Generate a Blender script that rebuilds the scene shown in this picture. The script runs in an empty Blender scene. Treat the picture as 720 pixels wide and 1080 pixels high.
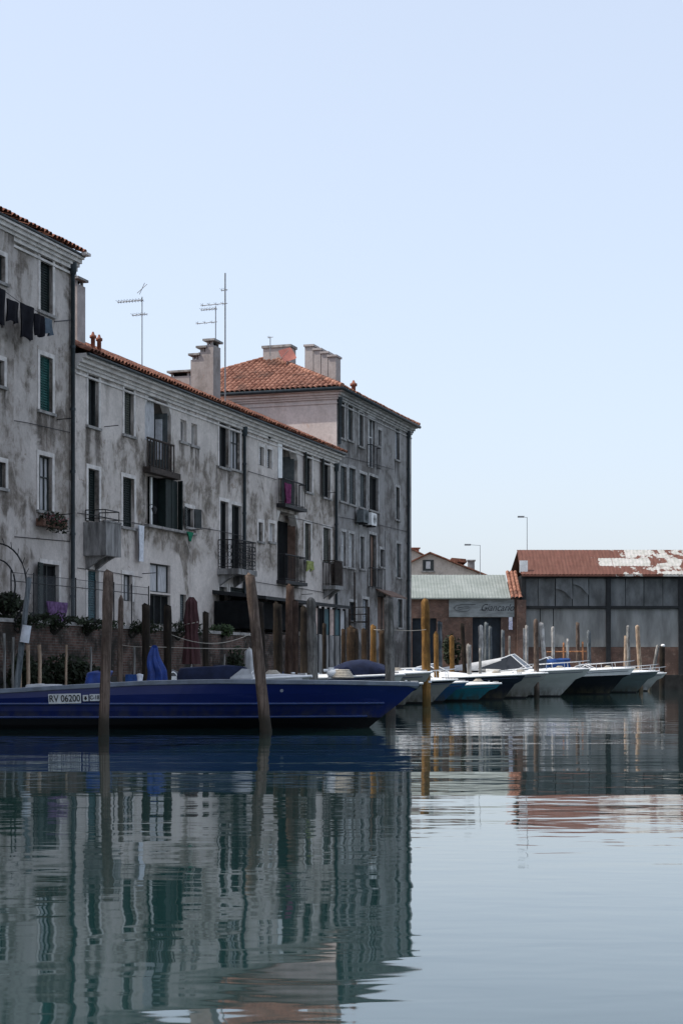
import bpy, bmesh, math, random
from mathutils import Vector, Matrix, noise
R = math.radians
rnd = random.Random(11)
S = bpy.context.scene
C = S.collection
F, HOR, CX, CAMZ = 1800.0, 710.0, 360.0, 1.0      # focal length and horizon in photograph pixels

# ------------------------------------------------------------------ helpers
def at(px, py, Y):
    return Vector(((px-CX)/F*Y, Y, CAMZ+(HOR-py)/F*Y))

class MB:
    def __init__(s): s.v=[]; s.f=[]; s.m=[]; s.sm=[]
    def add(s, vs, fs, mi=0, smooth=False):
        o=len(s.v); s.v += [tuple(p) for p in vs]
        for f in fs: s.f.append([i+o for i in f]); s.m.append(mi); s.sm.append(smooth)
    def quad(s,a,b,c,d,mi=0): s.add([a,b,c,d],[(0,1,2,3)],mi)
    def box(s,x0,x1,y0,y1,z0,z1,mi=0,bev=0):
        x0,x1=min(x0,x1),max(x0,x1); y0,y1=min(y0,y1),max(y0,y1); z0,z1=min(z0,z1),max(z0,z1)
        s.add([(x0,y0,z0),(x1,y0,z0),(x1,y1,z0),(x0,y1,z0),(x0,y0,z1),(x1,y0,z1),(x1,y1,z1),(x0,y1,z1)],
              [(0,3,2,1),(4,5,6,7),(0,1,5,4),(1,2,6,5),(2,3,7,6),(3,0,4,7)],mi)
    def obox(s,c,ax,ay,az,mi=0):
        c=Vector(c);ax=Vector(ax);ay=Vector(ay);az=Vector(az)
        P=[c+a*ax+b*ay+d*az for d in(-1,1) for a,b in((-1,-1),(1,-1),(1,1),(-1,1))]
        s.add(P,[(0,3,2,1),(4,5,6,7),(0,1,5,4),(1,2,6,5),(2,3,7,6),(3,0,4,7)],mi)
    def prism(s,poly,d,mi=0):
        d=Vector(d); n=len(poly); P=[Vector(p) for p in poly]; P=P+[p+d for p in P]
        fs=[tuple(range(n))[::-1],tuple(range(n,2*n))]+[(i,(i+1)%n,n+(i+1)%n,n+i) for i in range(n)]
        s.add(P,fs,mi)
    def tube(s,path,r,n=8,mi=0,cap=True,smooth=True,jit=0,sq=1):
        P=[Vector(p) for p in path]; k=len(P); vs=[]
        rr = r if isinstance(r,(list,tuple)) else [r]*k
        for i,p in enumerate(P):
            t=(P[min(i+1,k-1)]-P[max(i-1,0)]).normalized()
            a=t.orthogonal() if abs(t.z)<.99 else Vector((1,0,0)); a=(a-t*a.dot(t)).normalized(); b=t.cross(a)
            if abs(t.z)<.9:
                a=Vector((0,0,1)).cross(t).normalized(); b=t.cross(a)
            else:
                a=Vector((1,0,0)); a=(a-t*a.dot(t)).normalized(); b=t.cross(a)
            for j in range(n):
                an=2*math.pi*j/n; q=rr[i]*(1+(rnd.uniform(-jit,jit) if jit else 0))
                vs.append(p+a*math.cos(an)*q+b*math.sin(an)*q*sq)
        fs=[(i*n+j,i*n+(j+1)%n,(i+1)*n+(j+1)%n,(i+1)*n+j) for i in range(k-1) for j in range(n)]
        s.add(vs,fs,mi,smooth)
        if cap: s.add(vs[:n],[tuple(range(n))[::-1]],mi); s.add(vs[-n:],[tuple(range(n))],mi)
    def grid(s,fn,nu,nv,mi=0,smooth=True):
        vs=[fn(i/nu,j/nv) for j in range(nv+1) for i in range(nu+1)]; w=nu+1
        s.add(vs,[(j*w+i,j*w+i+1,(j+1)*w+i+1,(j+1)*w+i) for j in range(nv) for i in range(nu)],mi,smooth)
    def ball(s,c,r,n=10,m=6,mi=0):
        c=Vector(c); r=Vector(r) if not isinstance(r,(int,float)) else Vector((r,r,r))
        s.grid(lambda u,v: c+Vector((r.x*math.cos(2*math.pi*u)*math.sin(math.pi*(1-v)),r.y*math.sin(2*math.pi*u)*math.sin(math.pi*(1-v)),r.z*math.cos(math.pi*(1-v)))),n,m,mi)
    def build(s,name,mat,parent=None,loc=(0,0,0),rotz=0,weld=False):
        me=bpy.data.meshes.new(name); me.from_pydata(s.v,[],s.f)
        mats=mat if isinstance(mat,(list,tuple)) else [mat]
        for m in mats: me.materials.append(m)
        me.polygons.foreach_set('material_index',[min(i,len(mats)-1) for i in s.m])
        me.polygons.foreach_set('use_smooth',s.sm)
        if weld:
            bm=bmesh.new(); bm.from_mesh(me); bmesh.ops.remove_doubles(bm,verts=bm.verts,dist=1e-4); bmesh.ops.recalc_face_normals(bm,faces=bm.faces); bm.to_mesh(me); bm.free()
        me.update()
        o=bpy.data.objects.new(name,me); C.objects.link(o); o.parent=parent; o.location=loc; o.rotation_euler=(0,0,rotz)
        return o
def tag(o,label=None,cat=None,group=None,kind=None):
    if label: o['label']=label
    if cat: o['category']=cat
    if group: o['group']=group
    if kind: o['kind']=kind
    return o
def thing(name,label,cat,loc=(0,0,0),rotz=0,group=None):
    o=bpy.data.objects.new(name,None); C.objects.link(o); o.location=loc; o.rotation_euler=(0,0,rotz); o.empty_display_size=.3
    return tag(o,label,cat,group)
def text_mesh(body,size,shear=0,extrude=.004,bold=0.):
    cu=bpy.data.curves.new('lettering','FONT'); cu.body=body; cu.size=size; cu.shear=shear; cu.extrude=extrude; cu.offset=bold; cu.align_x='CENTER'; cu.align_y='CENTER'
    o=bpy.data.objects.new('lettering',cu); C.objects.link(o)
    dg=bpy.context.evaluated_depsgraph_get(); me=bpy.data.meshes.new_from_object(o.evaluated_get(dg))
    bpy.data.objects.remove(o); bpy.data.curves.remove(cu); return me
def lettering(body,size,mat,parent,mw,shear=0,sx=1.0,bold=0.):
    me=text_mesh(body,size,shear,.004,bold); me.materials.clear(); me.materials.append(mat)
    o=bpy.data.objects.new('lettering',me); C.objects.link(o); o.parent=parent; o.matrix_local=mw@Matrix.Diagonal((sx,1,1,1)); return o

# ------------------------------------------------------------------ materials
class NT:
    def __init__(s,name):
        s.m=bpy.data.materials.new(name); s.m.use_nodes=True; s.t=s.m.node_tree; s.n=s.t.nodes; s.b=s.n['Principled BSDF']
    def node(s,typ,**kw):
        nd=s.n.new(typ)
        for k,v in kw.items():
            if k in nd.inputs.keys() if isinstance(k,str) else False: nd.inputs[k].default_value=v
            else: setattr(nd,k,v)
        return nd
    def link(s,a,b): s.t.links.new(a,b)
    def coords(s,scale=(1,1,1),rot=(0,0,0),kind='Object'):
        tc=s.n.new('ShaderNodeTexCoord'); mp=s.n.new('ShaderNodeMapping'); mp.inputs['Scale'].default_value=scale; mp.inputs['Rotation'].default_value=rot
        s.link(tc.outputs[kind],mp.inputs['Vector']); return mp.outputs[0]
    def noise(s,vec,scale,detail=4,rough=.55,dist=0):
        nd=s.n.new('ShaderNodeTexNoise'); nd.inputs['Scale'].default_value=scale; nd.inputs['Detail'].default_value=detail; nd.inputs['Roughness'].default_value=rough; nd.inputs['Distortion'].default_value=dist
        s.link(vec,nd.inputs['Vector']); return nd.outputs['Fac']
    def ramp(s,fac,lo,hi,a=0.,b=1.):
        nd=s.n.new('ShaderNodeMapRange'); nd.interpolation_type='SMOOTHSTEP'
        nd.inputs['From Min'].default_value=lo; nd.inputs['From Max'].default_value=hi; nd.inputs['To Min'].default_value=a; nd.inputs['To Max'].default_value=b
        s.link(fac,nd.inputs['Value']); return nd.outputs[0]
    def math(s,op,a,b=0.):
        nd=s.n.new('ShaderNodeMath'); nd.operation=op
        for i,x in enumerate((a,b)):
            if isinstance(x,(int,float)): nd.inputs[i].default_value=x
            else: s.link(x,nd.inputs[i])
        return nd.outputs[0]
    def mix(s,fac,a,b,mode='MIX'):
        nd=s.n.new('ShaderNodeMix'); nd.data_type='RGBA'; nd.blend_type=mode
        for i,x in ((0,fac),(6,a),(7,b)):
            if isinstance(x,(int,float)): nd.inputs[i].default_value=x
            elif isinstance(x,(tuple,list)): nd.inputs[i].default_value=(*x,1) if len(x)==3 else x
            else: s.link(x,nd.inputs[i])
        return nd.outputs[2]
    def bump(s,h,strength=.3,dist=.02):
        nd=s.n.new('ShaderNodeBump'); nd.inputs['Strength'].default_value=strength; nd.inputs['Distance'].default_value=dist
        s.link(h,nd.inputs['Height']); s.link(nd.outputs[0],s.b.inputs['Normal'])
    def color(s,c):
        if isinstance(c,(tuple,list)): s.b.inputs['Base Color'].default_value=(*c,1)
        else: s.link(c,s.b.inputs['Base Color'])
    def sep(s,vec,i):
        nd=s.n.new('ShaderNodeSeparateXYZ'); s.link(vec,nd.inputs[0]); return nd.outputs[i]
def rough(m,r,spec=None,metal=None):
    m.b.inputs['Roughness'].default_value=r
    if spec is not None: m.b.inputs['Specular IOR Level'].default_value=spec
    if metal is not None: m.b.inputs['Metallic'].default_value=metal
def simple(name,col,r=.6,var=.25,scale=6,spec=.4,metal=0,stretch=(1,1,1),bump=0):
    m=NT(name); v=m.coords(stretch); n=m.noise(v,scale,5,.6)
    k=m.ramp(n,.3,.7,1-var,1+var); c=m.mix(1.0,col,(1,1,1),'MULTIPLY')
    nd=m.n.new('ShaderNodeVectorMath'); nd.operation='SCALE'; m.link(c,nd.inputs[0]); m.link(k,nd.inputs['Scale']); m.link(nd.outputs[0],m.b.inputs['Base Color'])
    rough(m,r,spec,metal)
    if bump: m.bump(n,bump,.03)
    return m.m
def plaster(name,base,stain,dark,amount=.5,seed=0.,zlo=None,ztop=None):
    m=NT(name); tc=m.coords(); off=m.n.new('ShaderNodeVectorMath'); off.operation='ADD'; off.inputs[1].default_value=(seed,seed*.7,seed*1.3); m.link(tc,off.inputs[0]); v=off.outputs[0]
    def sc(k):
        mp=m.n.new('ShaderNodeMapping'); mp.inputs['Scale'].default_value=k; m.link(v,mp.inputs['Vector']); return mp.outputs[0]
    vs=sc((3.2,3.2,.30)); vb=sc((1.,1.,.55)); dark2=tuple(x*.55 for x in base)
    big=m.noise(vb,.42,8,.66,.5); streak=m.noise(vs,1.0,6,.62); mid=m.noise(v,1.5,9,.70,.4); fine=m.noise(v,11,5,.65)
    cover=m.math('ADD',m.math('MULTIPLY',big,.75),m.math('MULTIPLY',mid,.25))
    if zlo is not None:      # whitewashed lower storey and cleaner band under the eaves: less grime there
        z=m.sep(tc,2); zz=m.math('ADD',z,m.math('MULTIPLY',big,1.4)); cover=m.math('ADD',cover,m.ramp(zz,zlo+.5,zlo+1.1,-.085,0.))
        if ztop: cover=m.math('ADD',cover,m.ramp(zz,ztop-1.3,ztop+.5,0.,-.13))
    at_=m.n.new('ShaderNodeAttribute'); at_.attribute_name='grime'; gr=at_.outputs['Fac']
    cover=m.math('ADD',cover,m.math('MULTIPLY',gr,.13))
    a=m.ramp(cover,.505-.10*amount,.645-.10*amount)
    c=m.mix(m.ramp(mid,.36,.62),tuple(x*.80 for x in base),base)
    c=m.mix(m.math('MULTIPLY',a,m.ramp(mid,.36,.56,.25,.95)),c,stain)
    grain=m.math('ADD',m.math('MULTIPLY',mid,.55),m.math('MULTIPLY',streak,.45))
    c=m.mix(m.math('MULTIPLY',a,m.ramp(grain,.45,.64,0.,.85)),c,dark)
    c=m.mix(m.math('MULTIPLY',m.ramp(streak,.55,.68),m.ramp(big,.40,.60,.0,.55)),c,stain)
    run=m.math('MULTIPLY',m.ramp(m.math('ADD',streak,m.math('MULTIPLY',gr,.22)),.52,.64),m.ramp(gr,.06,.5)); c=m.mix(m.math('MULTIPLY',run,.85),c,dark)
    p=m.ramp(m.noise(v,.62,4,.6,1.),.57,.64); c=m.mix(m.math('MULTIPLY',p,.45),c,tuple(min(1,x*1.06) for x in base))
    q=m.ramp(m.noise(v,2.1,7,.65,.6),.64,.70); c=m.mix(m.math('MULTIPLY',q,.6),c,(stain[0]*.85,stain[1]*.70,stain[2]*.58))
    c=m.mix(m.ramp(fine,.35,.70,0,.30),c,tuple(x*.5 for x in base))
    m.color(c); rough(m,.9,.2); m.bump(m.math('ADD',m.math('MULTIPLY',mid,.7),m.math('MULTIPLY',fine,.3)),.5,.04); return m.m
def brick(name,c1,c2,mortar,scale=1.0,dirt=(.06,.05,.045),dirtamt=.5,axis='xz'):
    m=NT(name); tc=m.coords()
    sp=m.n.new('ShaderNodeSeparateXYZ'); m.link(tc,sp.inputs[0]); cb=m.n.new('ShaderNodeCombineXYZ')
    m.link(m.math('ADD',sp.outputs[0],sp.outputs[1]),cb.inputs[0]); m.link(sp.outputs[2],cb.inputs[1])
    b=m.n.new('ShaderNodeTexBrick'); m.link(cb.outputs[0],b.inputs['Vector']); b.inputs['Scale'].default_value=scale
    b.inputs['Brick Width'].default_value=.26; b.inputs['Row Height'].default_value=.075; b.inputs['Mortar Size'].default_value=.012; b.inputs['Color1'].default_value=(*c1,1); b.inputs['Color2'].default_value=(*c2,1); b.inputs['Mortar'].default_value=(*mortar,1)
    n=m.noise(tc,.9,8,.68); n2=m.noise(tc,5,5,.6)
    c=m.mix(m.ramp(n,.36,.60,.15,dirtamt),b.outputs['Color'],dirt); c=m.mix(m.ramp(n2,.55,.7,0,.5),c,tuple(x*1.25 for x in mortar))
    m.color(c); rough(m,.92,.15); m.bump(m.math('SUBTRACT',n2,b.outputs['Fac']),.6,.02); return m.m
def tiles(name,c1,c2,c3):
    m=NT(name); v=m.coords((5,2.9,2.9)); vo=m.n.new('ShaderNodeTexVoronoi'); vo.inputs['Scale'].default_value=1.; m.link(v,vo.inputs['Vector'])
    r=m.sep(vo.outputs['Color'],0); c=m.mix(m.ramp(r,.2,.8),c1,c2); n=m.noise(m.coords(),.8,7,.65); c=m.mix(m.ramp(n,.5,.68,0,.75),c,c3)
    n2=m.noise(m.coords(),14,4,.6); c=m.mix(m.ramp(n2,.45,.7,0,.5),c,tuple(x*.5 for x in c1)); m.color(c); rough(m,.88,.2); m.bump(n2,.4,.02); return m.m
def wood(name,c1,c2,wet=None,r=.85):
    m=NT(name); v=m.coords((14,14,.9)); n=m.noise(v,1.,7,.72,.7); n2=m.noise(m.coords((1,1,.6)),2.3,6,.68)
    c=m.mix(m.ramp(n,.38,.60),tuple(x*.7 for x in c1),c2); c=m.mix(m.ramp(n2,.44,.62,0,.75),c,tuple(x*.38 for x in c1))
    if wet is not None:
        z=m.math('ADD',m.sep(m.coords(),2),m.math('MULTIPLY',n2,.5)); c=m.mix(m.ramp(z,.38,.75,1.,0.),c,wet)
    m.color(c); rough(m,r,.25); m.bump(n,.7,.03); return m.m
def hullmat(name,c,bottom=(.02,.02,.022),line=.07,r=.28):
    m=NT(name); tc=m.coords(); z=m.sep(tc,2); n=m.noise(m.coords((1,1,3)),1.6,6,.6); n2=m.noise(m.coords((2,2,.3)),3,5,.6)
    cc=m.mix(m.ramp(n,.45,.75,0,.35),c,tuple(x*.6 for x in c)); sc_=m.noise(m.coords((.5,.5,5)),3.2,7,.7); cc=m.mix(m.ramp(sc_,.56,.68,0.,.35),cc,tuple(x*1.5+.03 for x in c)); cc=m.mix(m.math('MULTIPLY',m.ramp(z,.03,.55,1.,0.),m.ramp(n2,.35,.62,.1,.8)),cc,(.075,.072,.045))
    cc=m.mix(m.ramp(m.math('ADD',z,m.math('MULTIPLY',n,.03)),line,line+.02,1.,0.),cc,bottom); m.color(cc); rough(m,r,.5); return m.m

M={}
M['plL']=plaster('grey_plaster',(.58,.53,.495),(.21,.178,.148),(.062,.050,.040),.95,3.1,5.6)
M['plM']=plaster('weathered_plaster',(.66,.60,.555),(.23,.195,.16),(.062,.051,.042),.78,17.3,5.0,10.2)
M['plT']=plaster('dark_plaster',(.36,.348,.34),(.165,.15,.138),(.052,.047,.043),.85,41.7)
M['pink']=plaster('pink_plaster',(.66,.585,.555),(.54,.47,.44),(.36,.31,.295),.30,8.8)
M['stack']=plaster('chimney_render',(.44,.40,.385),(.33,.295,.28),(.17,.15,.14),.4,23.)
M['trim']=simple('stone_trim',(.60,.565,.535),.85,.2,3,.2,bump=.3)
M['trimT']=simple('grey_trim',(.36,.35,.34),.85,.35,3,.2,bump=.3)
M['sill']=simple('dirty_stone',(.26,.25,.24),.9,.4,4,.2,bump=.3)
M['conc']=simple('stained_concrete',(.21,.205,.20),.9,.5,3,.2,stretch=(2,2,.4),bump=.4)
M['tile']=tiles('terracotta_tiles',(.15,.060,.038),(.25,.115,.078),(.06,.042,.036))
M['tileH']=tiles('terracotta_tiles_bright',(.19,.082,.055),(.33,.165,.115),(.095,.058,.045))
M['pot']=simple('terracotta',(.22,.085,.055),.85,.3,8)
M['brick']=brick('old_brick',(.10,.052,.04),(.17,.10,.08),(.16,.14,.125),1.0,(.022,.021,.018),.95)
M['brick2']=brick('shed_brick',(.15,.08,.06),(.20,.11,.085),(.17,.135,.115),1.0,(.07,.05,.043),.85)
M['green']=simple('green_shutter',(.012,.075,.068),.65,.3,5,.3)
M['dkgreen']=simple('dark_green_shutter',(.007,.015,.014),.65,.3,5,.3)
M['teal']=simple('teal_door',(.035,.09,.105),.6,.3,5,.3)
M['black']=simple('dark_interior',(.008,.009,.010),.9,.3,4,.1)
M['greysh']=simple('pale_shutter',(.34,.36,.39),.7,.2,5,.3)
M['dkgrey']=simple('grey_shutter',(.10,.115,.12),.7,.25,5,.3)
M['olive']=simple('olive_shutter',(.08,.085,.07),.7,.3,5,.3)
M['white']=simple('white_paint',(.72,.72,.71),.5,.12,5,.4)
M['frame']=simple('dark_frame',(.03,.035,.035),.6,.3,6,.3)
M['iron']=simple('wrought_iron',(.018,.018,.02),.6,.3,12,.3)
M['ironbrown']=simple('rusty_iron',(.045,.034,.028),.8,.4,9,.3)
M['pipe']=simple('dark_downpipe',(.022,.032,.038),.5,.3,4,.4)
M['galv']=simple('galvanised_steel',(.20,.21,.22),.5,.25,9,.4,.5)
M['brown']=simple('brown_sheet',(.16,.10,.075),.85,.35,3)
g=NT('window_glass'); g.color((.03,.035,.04)); rough(g,.06,.5); g.bump(g.noise(g.coords(),2.2,3),.08,.05); M['glass']=g.m
M['curtain']=simple('net_curtain',(.42,.42,.43),.8,.35,7,.2,stretch=(6,6,.5))
M['pinkpane']=simple('pale_reflection_pane',(.46,.36,.32),.8,.3,3,.2)  # pale pink paints reflections of sunlit surroundings onto the veranda panes
M['poleB']=wood('brown_pole_wood',(.10,.07,.055),(.18,.135,.11),(.035,.03,.022))
M['poleD']=wood('dark_pole_wood',(.014,.010,.007),(.032,.023,.015),(.02,.018,.015))
M['poleR']=wood('reddish_pole_wood',(.06,.035,.026),(.10,.064,.048),(.035,.03,.02))
M['poleM']=wood('brown_wet_pole_wood',(.035,.021,.011),(.065,.04,.022),(.02,.015,.01))
M['poleK']=wood('weathered_grey_pole_wood',(.12,.115,.105),(.24,.23,.215),(.05,.045,.04))
M['poleG']=wood('grey_pole_wood',(.20,.195,.185),(.36,.35,.33),(.07,.065,.05))
M['poleW']=wood('bleached_pole_wood',(.50,.48,.45),(.68,.66,.63),(.12,.11,.09))
M['poleT']=wood('tan_pole_wood',(.42,.30,.21),(.55,.42,.31),(.10,.08,.05))
M['poleY']=wood('ochre_pole_wood',(.17,.085,.022),(.26,.14,.042),(.10,.065,.02))
M['poleO']=wood('orange_pole_wood',(.45,.19,.08),(.55,.27,.14))
M['poleS']=wood('slate_pole_wood',(.10,.12,.13),(.20,.22,.235),(.05,.05,.045))
M['blueH']=hullmat('blue_hull_paint',(.003,.013,.105),(.004,.004,.005),.19,.3)
M['blueS']=simple('lap_highlight_blue',(.008,.028,.12),.25,.2,4,.5)  # slightly lighter blue paints in the sky catch-light along the strake laps
M['rail']=simple('pale_gunwale',(.15,.175,.215),.5,.25,4,.4)
M['deckgrey']=simple('worn_deck',(.22,.235,.25),.7,.3,3,.3)
M['hWhite']=hullmat('white_hull',(.46,.48,.465))
M['hGrey']=hullmat('grey_hull',(.27,.27,.255))
M['hNavy']=hullmat('navy_hull',(.010,.014,.028))
M['hBlack']=hullmat('black_hull',(.010,.013,.018))
M['hTeal']=hullmat('teal_hull',(.03,.24,.33))
M['hBlue']=hullmat('mid_blue_hull',(.025,.11,.26))
M['hSlate']=hullmat('slate_hull',(.11,.145,.15))
M['gel']=simple('white_gelcoat',(.78,.79,.79),.3,.08,3,.5)
M['canvasB']=simple('blue_canvas',(.015,.05,.17),.85,.3,4,.2,bump=.4)
M['tarpB']=simple('bright_blue_tarp',(.006,.035,.20),.5,.3,5,.4,bump=.5)
M['canvasN']=simple('navy_canvas',(.012,.018,.045),.85,.3,4,.2,bump=.4)
M['canvasW']=simple('white_canvas',(.45,.46,.47),.8,.12,4,.2,bump=.3)
M['smoke']=simple('smoked_window',(.025,.028,.034),.15,.2,4,.5)
M['chrome']=simple('stainless_rail',(.62,.63,.64),.28,.05,4,.5,.8)
M['engine']=simple('engine_cowl',(.03,.032,.036),.3,.1,4,.5)
M['rubber']=simple('fender_rubber',(.03,.04,.08),.5,.2,5,.4)
M['red']=simple('dark_red_canvas',(.066,.031,.033),.9,.3,5,.2,stretch=(5,5,.6),bump=.5)
M['rope']=simple('pale_rope',(.38,.35,.30),.9,.2,20,.2)
M['cloth']=simple('black_cloth',(.012,.012,.016),.95,.3,5,.1,bump=.4)
M['purple']=simple('purple_towel',(.13,.075,.16),.95,.5,7,.1,bump=.4)
M['magenta']=simple('magenta_cloth',(.15,.035,.09),.95,.4,7,.1,bump=.4)
M['lime']=simple('yellow_green_cloth',(.27,.30,.11),.95,.3,7,.1,bump=.4)
M['clothG']=simple('green_cloth',(.02,.16,.09),.95,.3,7,.1,bump=.4)
M['clothW']=simple('white_cloth',(.62,.64,.68),.95,.15,7,.1,bump=.4)
M['clothBl']=simple('slate_blue_cloth',(.10,.13,.16),.95,.2,7,.1,bump=.4)
M['leaf']=simple('dark_leaves',(.016,.023,.011),.7,.6,2.5,.2)
M['leafB']=simple('mid_green_leaves',(.032,.052,.02),.7,.5,2.5,.2)
M['flower']=simple('dull_pink_flowers',(.26,.09,.10),.8,.4,9,.2)
M['soil']=simple('planter_clay',(.13,.07,.05),.9,.3,5)
M['ink']=simple('black_lettering',(.015,.015,.018),.6,.1,5)
M['plate']=simple('white_plate',(.62,.64,.65),.5,.15,5)
M['tarpD']=simple('dark_grey_sheeting',(.11,.117,.12),.75,.45,1.1,.3,stretch=(1,1,.5),bump=.3)
M['tarpL']=simple('grey_sheeting',(.19,.197,.195),.8,.35,.8,.3,stretch=(1.5,1.5,.35),bump=.3)
M['post']=simple('black_steel',(.014,.016,.018),.7,.3,4,.3)
M['signboard']=simple('faded_signboard',(.19,.21,.215),.8,.25,2,.3,stretch=(.6,1,2))
M['signink']=simple('faded_sign_ink',(.045,.05,.055),.8,.2,6,.2)
M['blueglass']=simple('dark_door',(.012,.018,.026),.6,.3,2,.2)
M['quaytop']=simple('quay_paving',(.26,.25,.23),.9,.3,2,.2,bump=.3)
M['quayedge']=simple('wet_quay_timber',(.025,.024,.022),.8,.4,2,.3)
M['house']=plaster('cream_render',(.50,.45,.40),(.38,.34,.31),(.2,.18,.17),.3,5.)
M['planks']=wood('pontoon_planks',(.13,.115,.10),(.22,.20,.18))
M['bluewhite']=simple('blue_white_sign',(.45,.47,.60),.6,.4,14,.3)
# green-grey corrugated roof and rusty peeling roof
m=NT('green_roof_sheet'); n=m.noise(m.coords(),.8,7,.65); n2=m.noise(m.coords((4,1,1)),1.6,5,.6); c=m.mix(m.ramp(n,.35,.65),(.19,.215,.20),(.25,.275,.26)); c=m.mix(m.ramp(n2,.55,.72,0,.5),c,(.12,.135,.125))
bk=m.n.new('ShaderNodeTexBrick'); m.link(m.coords(),bk.inputs['Vector']); bk.inputs['Scale'].default_value=1.; bk.inputs['Brick Width'].default_value=.62; bk.inputs['Row Height'].default_value=.62; bk.inputs['Mortar Size'].default_value=.02
c=m.mix(m.math('MULTIPLY',bk.outputs['Fac'],.35),c,(.14,.16,.15)); m.color(c); rough(m,.75,.3); M['groof']=m.m
m=NT('rusty_roof_sheet'); tc=m.coords(); x=m.sep(tc,0); n=m.noise(tc,.9,7,.6,.6); n2=m.noise(tc,3,6,.65); n3=m.noise(m.coords((3,.6,.6)),2,5,.6)
c=m.mix(m.ramp(n3,.3,.7),(.105,.044,.032),(.145,.066,.049)); c=m.mix(m.ramp(n2,.5,.7,0,.7),c,(.16,.065,.05))
y=m.sep(tc,1); wob=m.math('MULTIPLY',m.math('SUBTRACT',n2,.5),.5)
def step(v,e,w=.02): return m.ramp(v,e-w,e+w)
r1=step(y,.44); r2=step(y,1.24); xw=m.math('ADD',x,wob)
edge=m.math('ADD',m.math('ADD',8.4,m.math('MULTIPLY',r1,-3.45)),m.math('MULTIPLY',r2,1.75))
wht=m.ramp(m.math('SUBTRACT',xw,edge),-.03,.03)
peel=m.ramp(m.math('ADD',n,m.math('MULTIPLY',m.ramp(x,5.5,9.,-.16,.03),1.)),.50,.53)
island=m.math('MULTIPLY',m.ramp(m.math('ADD',m.noise(tc,1.3,6,.6),m.ramp(x,2.,9.,-.1,.06)),.60,.62),1.)
pk=m.math('MAXIMUM',m.math('MULTIPLY',wht,m.math('SUBTRACT',1.,peel)),m.math('MULTIPLY',island,.9))
c=m.mix(pk,c,m.mix(m.ramp(n2,.4,.6),(.46,.45,.43),(.36,.36,.33)))
sx=m.math('PINGPONG',x,1.45); sy=m.math('MINIMUM',m.math('ABSOLUTE',m.math('SUBTRACT',y,.44)),m.math('ABSOLUTE',m.math('SUBTRACT',y,1.24)))
c=m.mix(m.math('MULTIPLY',m.ramp(m.math('MINIMUM',sx,sy),.015,.05,1.,0.),.45),c,(.10,.045,.035)); m.color(c); rough(m,.8,.25); M['rust']=m.m
# fine netting for the terrace fence
m=NT('fence_netting'); m.color((.14,.15,.16)); rough(m,.8,.2); m.b.inputs['Alpha'].default_value=.20; M['net']=m.m
# canal water
m=NT('canal_water'); m.color((.009,.032,.032)); m.b.inputs['Coat Weight'].default_value=.45; m.b.inputs['Coat Roughness'].default_value=.03; m.b.inputs['Coat IOR'].default_value=1.33; rough(m,.03,.5); m.b.inputs['IOR'].default_value=1.37
v=m.coords((1,1,1)); y=m.sep(v,1)
w1=m.noise(m.coords((.85,1.05,1)),1.0,3,.5,.2); w2=m.noise(m.coords((1.5,3.6,1)),1.0,2,.5,.3); w3=m.noise(m.coords((.05,.45,1)),1.0,2,.5)
patch=m.noise(m.coords((.05,.17,1)),1.,2,.5)
band=m.math('MULTIPLY',m.ramp(y,11.,14.5),m.ramp(y,24.,40.,1.,.25))
amp=m.math('ADD',.10,m.math('MULTIPLY',band,m.ramp(patch,.35,.62,.35,1.)))
h=m.math('ADD',m.math('MULTIPLY',w1,.014),m.math('ADD',m.math('MULTIPLY',w2,.0050),m.math('MULTIPLY',m.math('MULTIPLY',w3,amp),.060)))
nb=m.n.new('ShaderNodeBump'); nb.inputs['Strength'].default_value=1.; nb.inputs['Distance'].default_value=.34; m.link(h,nb.inputs['Height']); m.link(nb.outputs[0],m.b.inputs['Normal']); m.link(nb.outputs[0],m.b.inputs['Coat Normal']); M['water']=m.m
WATER=(m,nb)
m=NT('land'); m.color(m.mix(m.ramp(m.noise(m.coords(),.3,6,.6),.3,.7),(.20,.19,.17),(.28,.265,.24))); rough(m,.9,.2); M['land']=m.m

# ------------------------------------------------------------------ facade frame
kd=(950-CX)/F; en=Vector((kd,1,0)).normalized(); nn=Vector((en.y,-en.x,0)); TH=math.atan2(en.y,en.x)
P0=Vector((-25.3+kd*52.2,52.2,0))                       # corner between the left and the middle house
def U(px,d=0.):
    k=(px-CX)/F; return (k*(P0.y+nn.y*d)-P0.x-nn.x*d)/(en.x-k*en.y)
def YW(px,d=0.): return P0.y+en.y*U(px,d)+nn.y*d
def Z(px,py,d=0.): return CAMZ+(HOR-py)/F*YW(px,d)
def W(u,d,z=0.): return P0+en*u+nn*d+Vector((0,0,z))    # to world
def rect(x0,x1,y0,y1,d=0.):
    c=(x0+x1)/2; return U(x0,d),U(x1,d),Z(c,y1,d),Z(c,y0,d)

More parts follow.
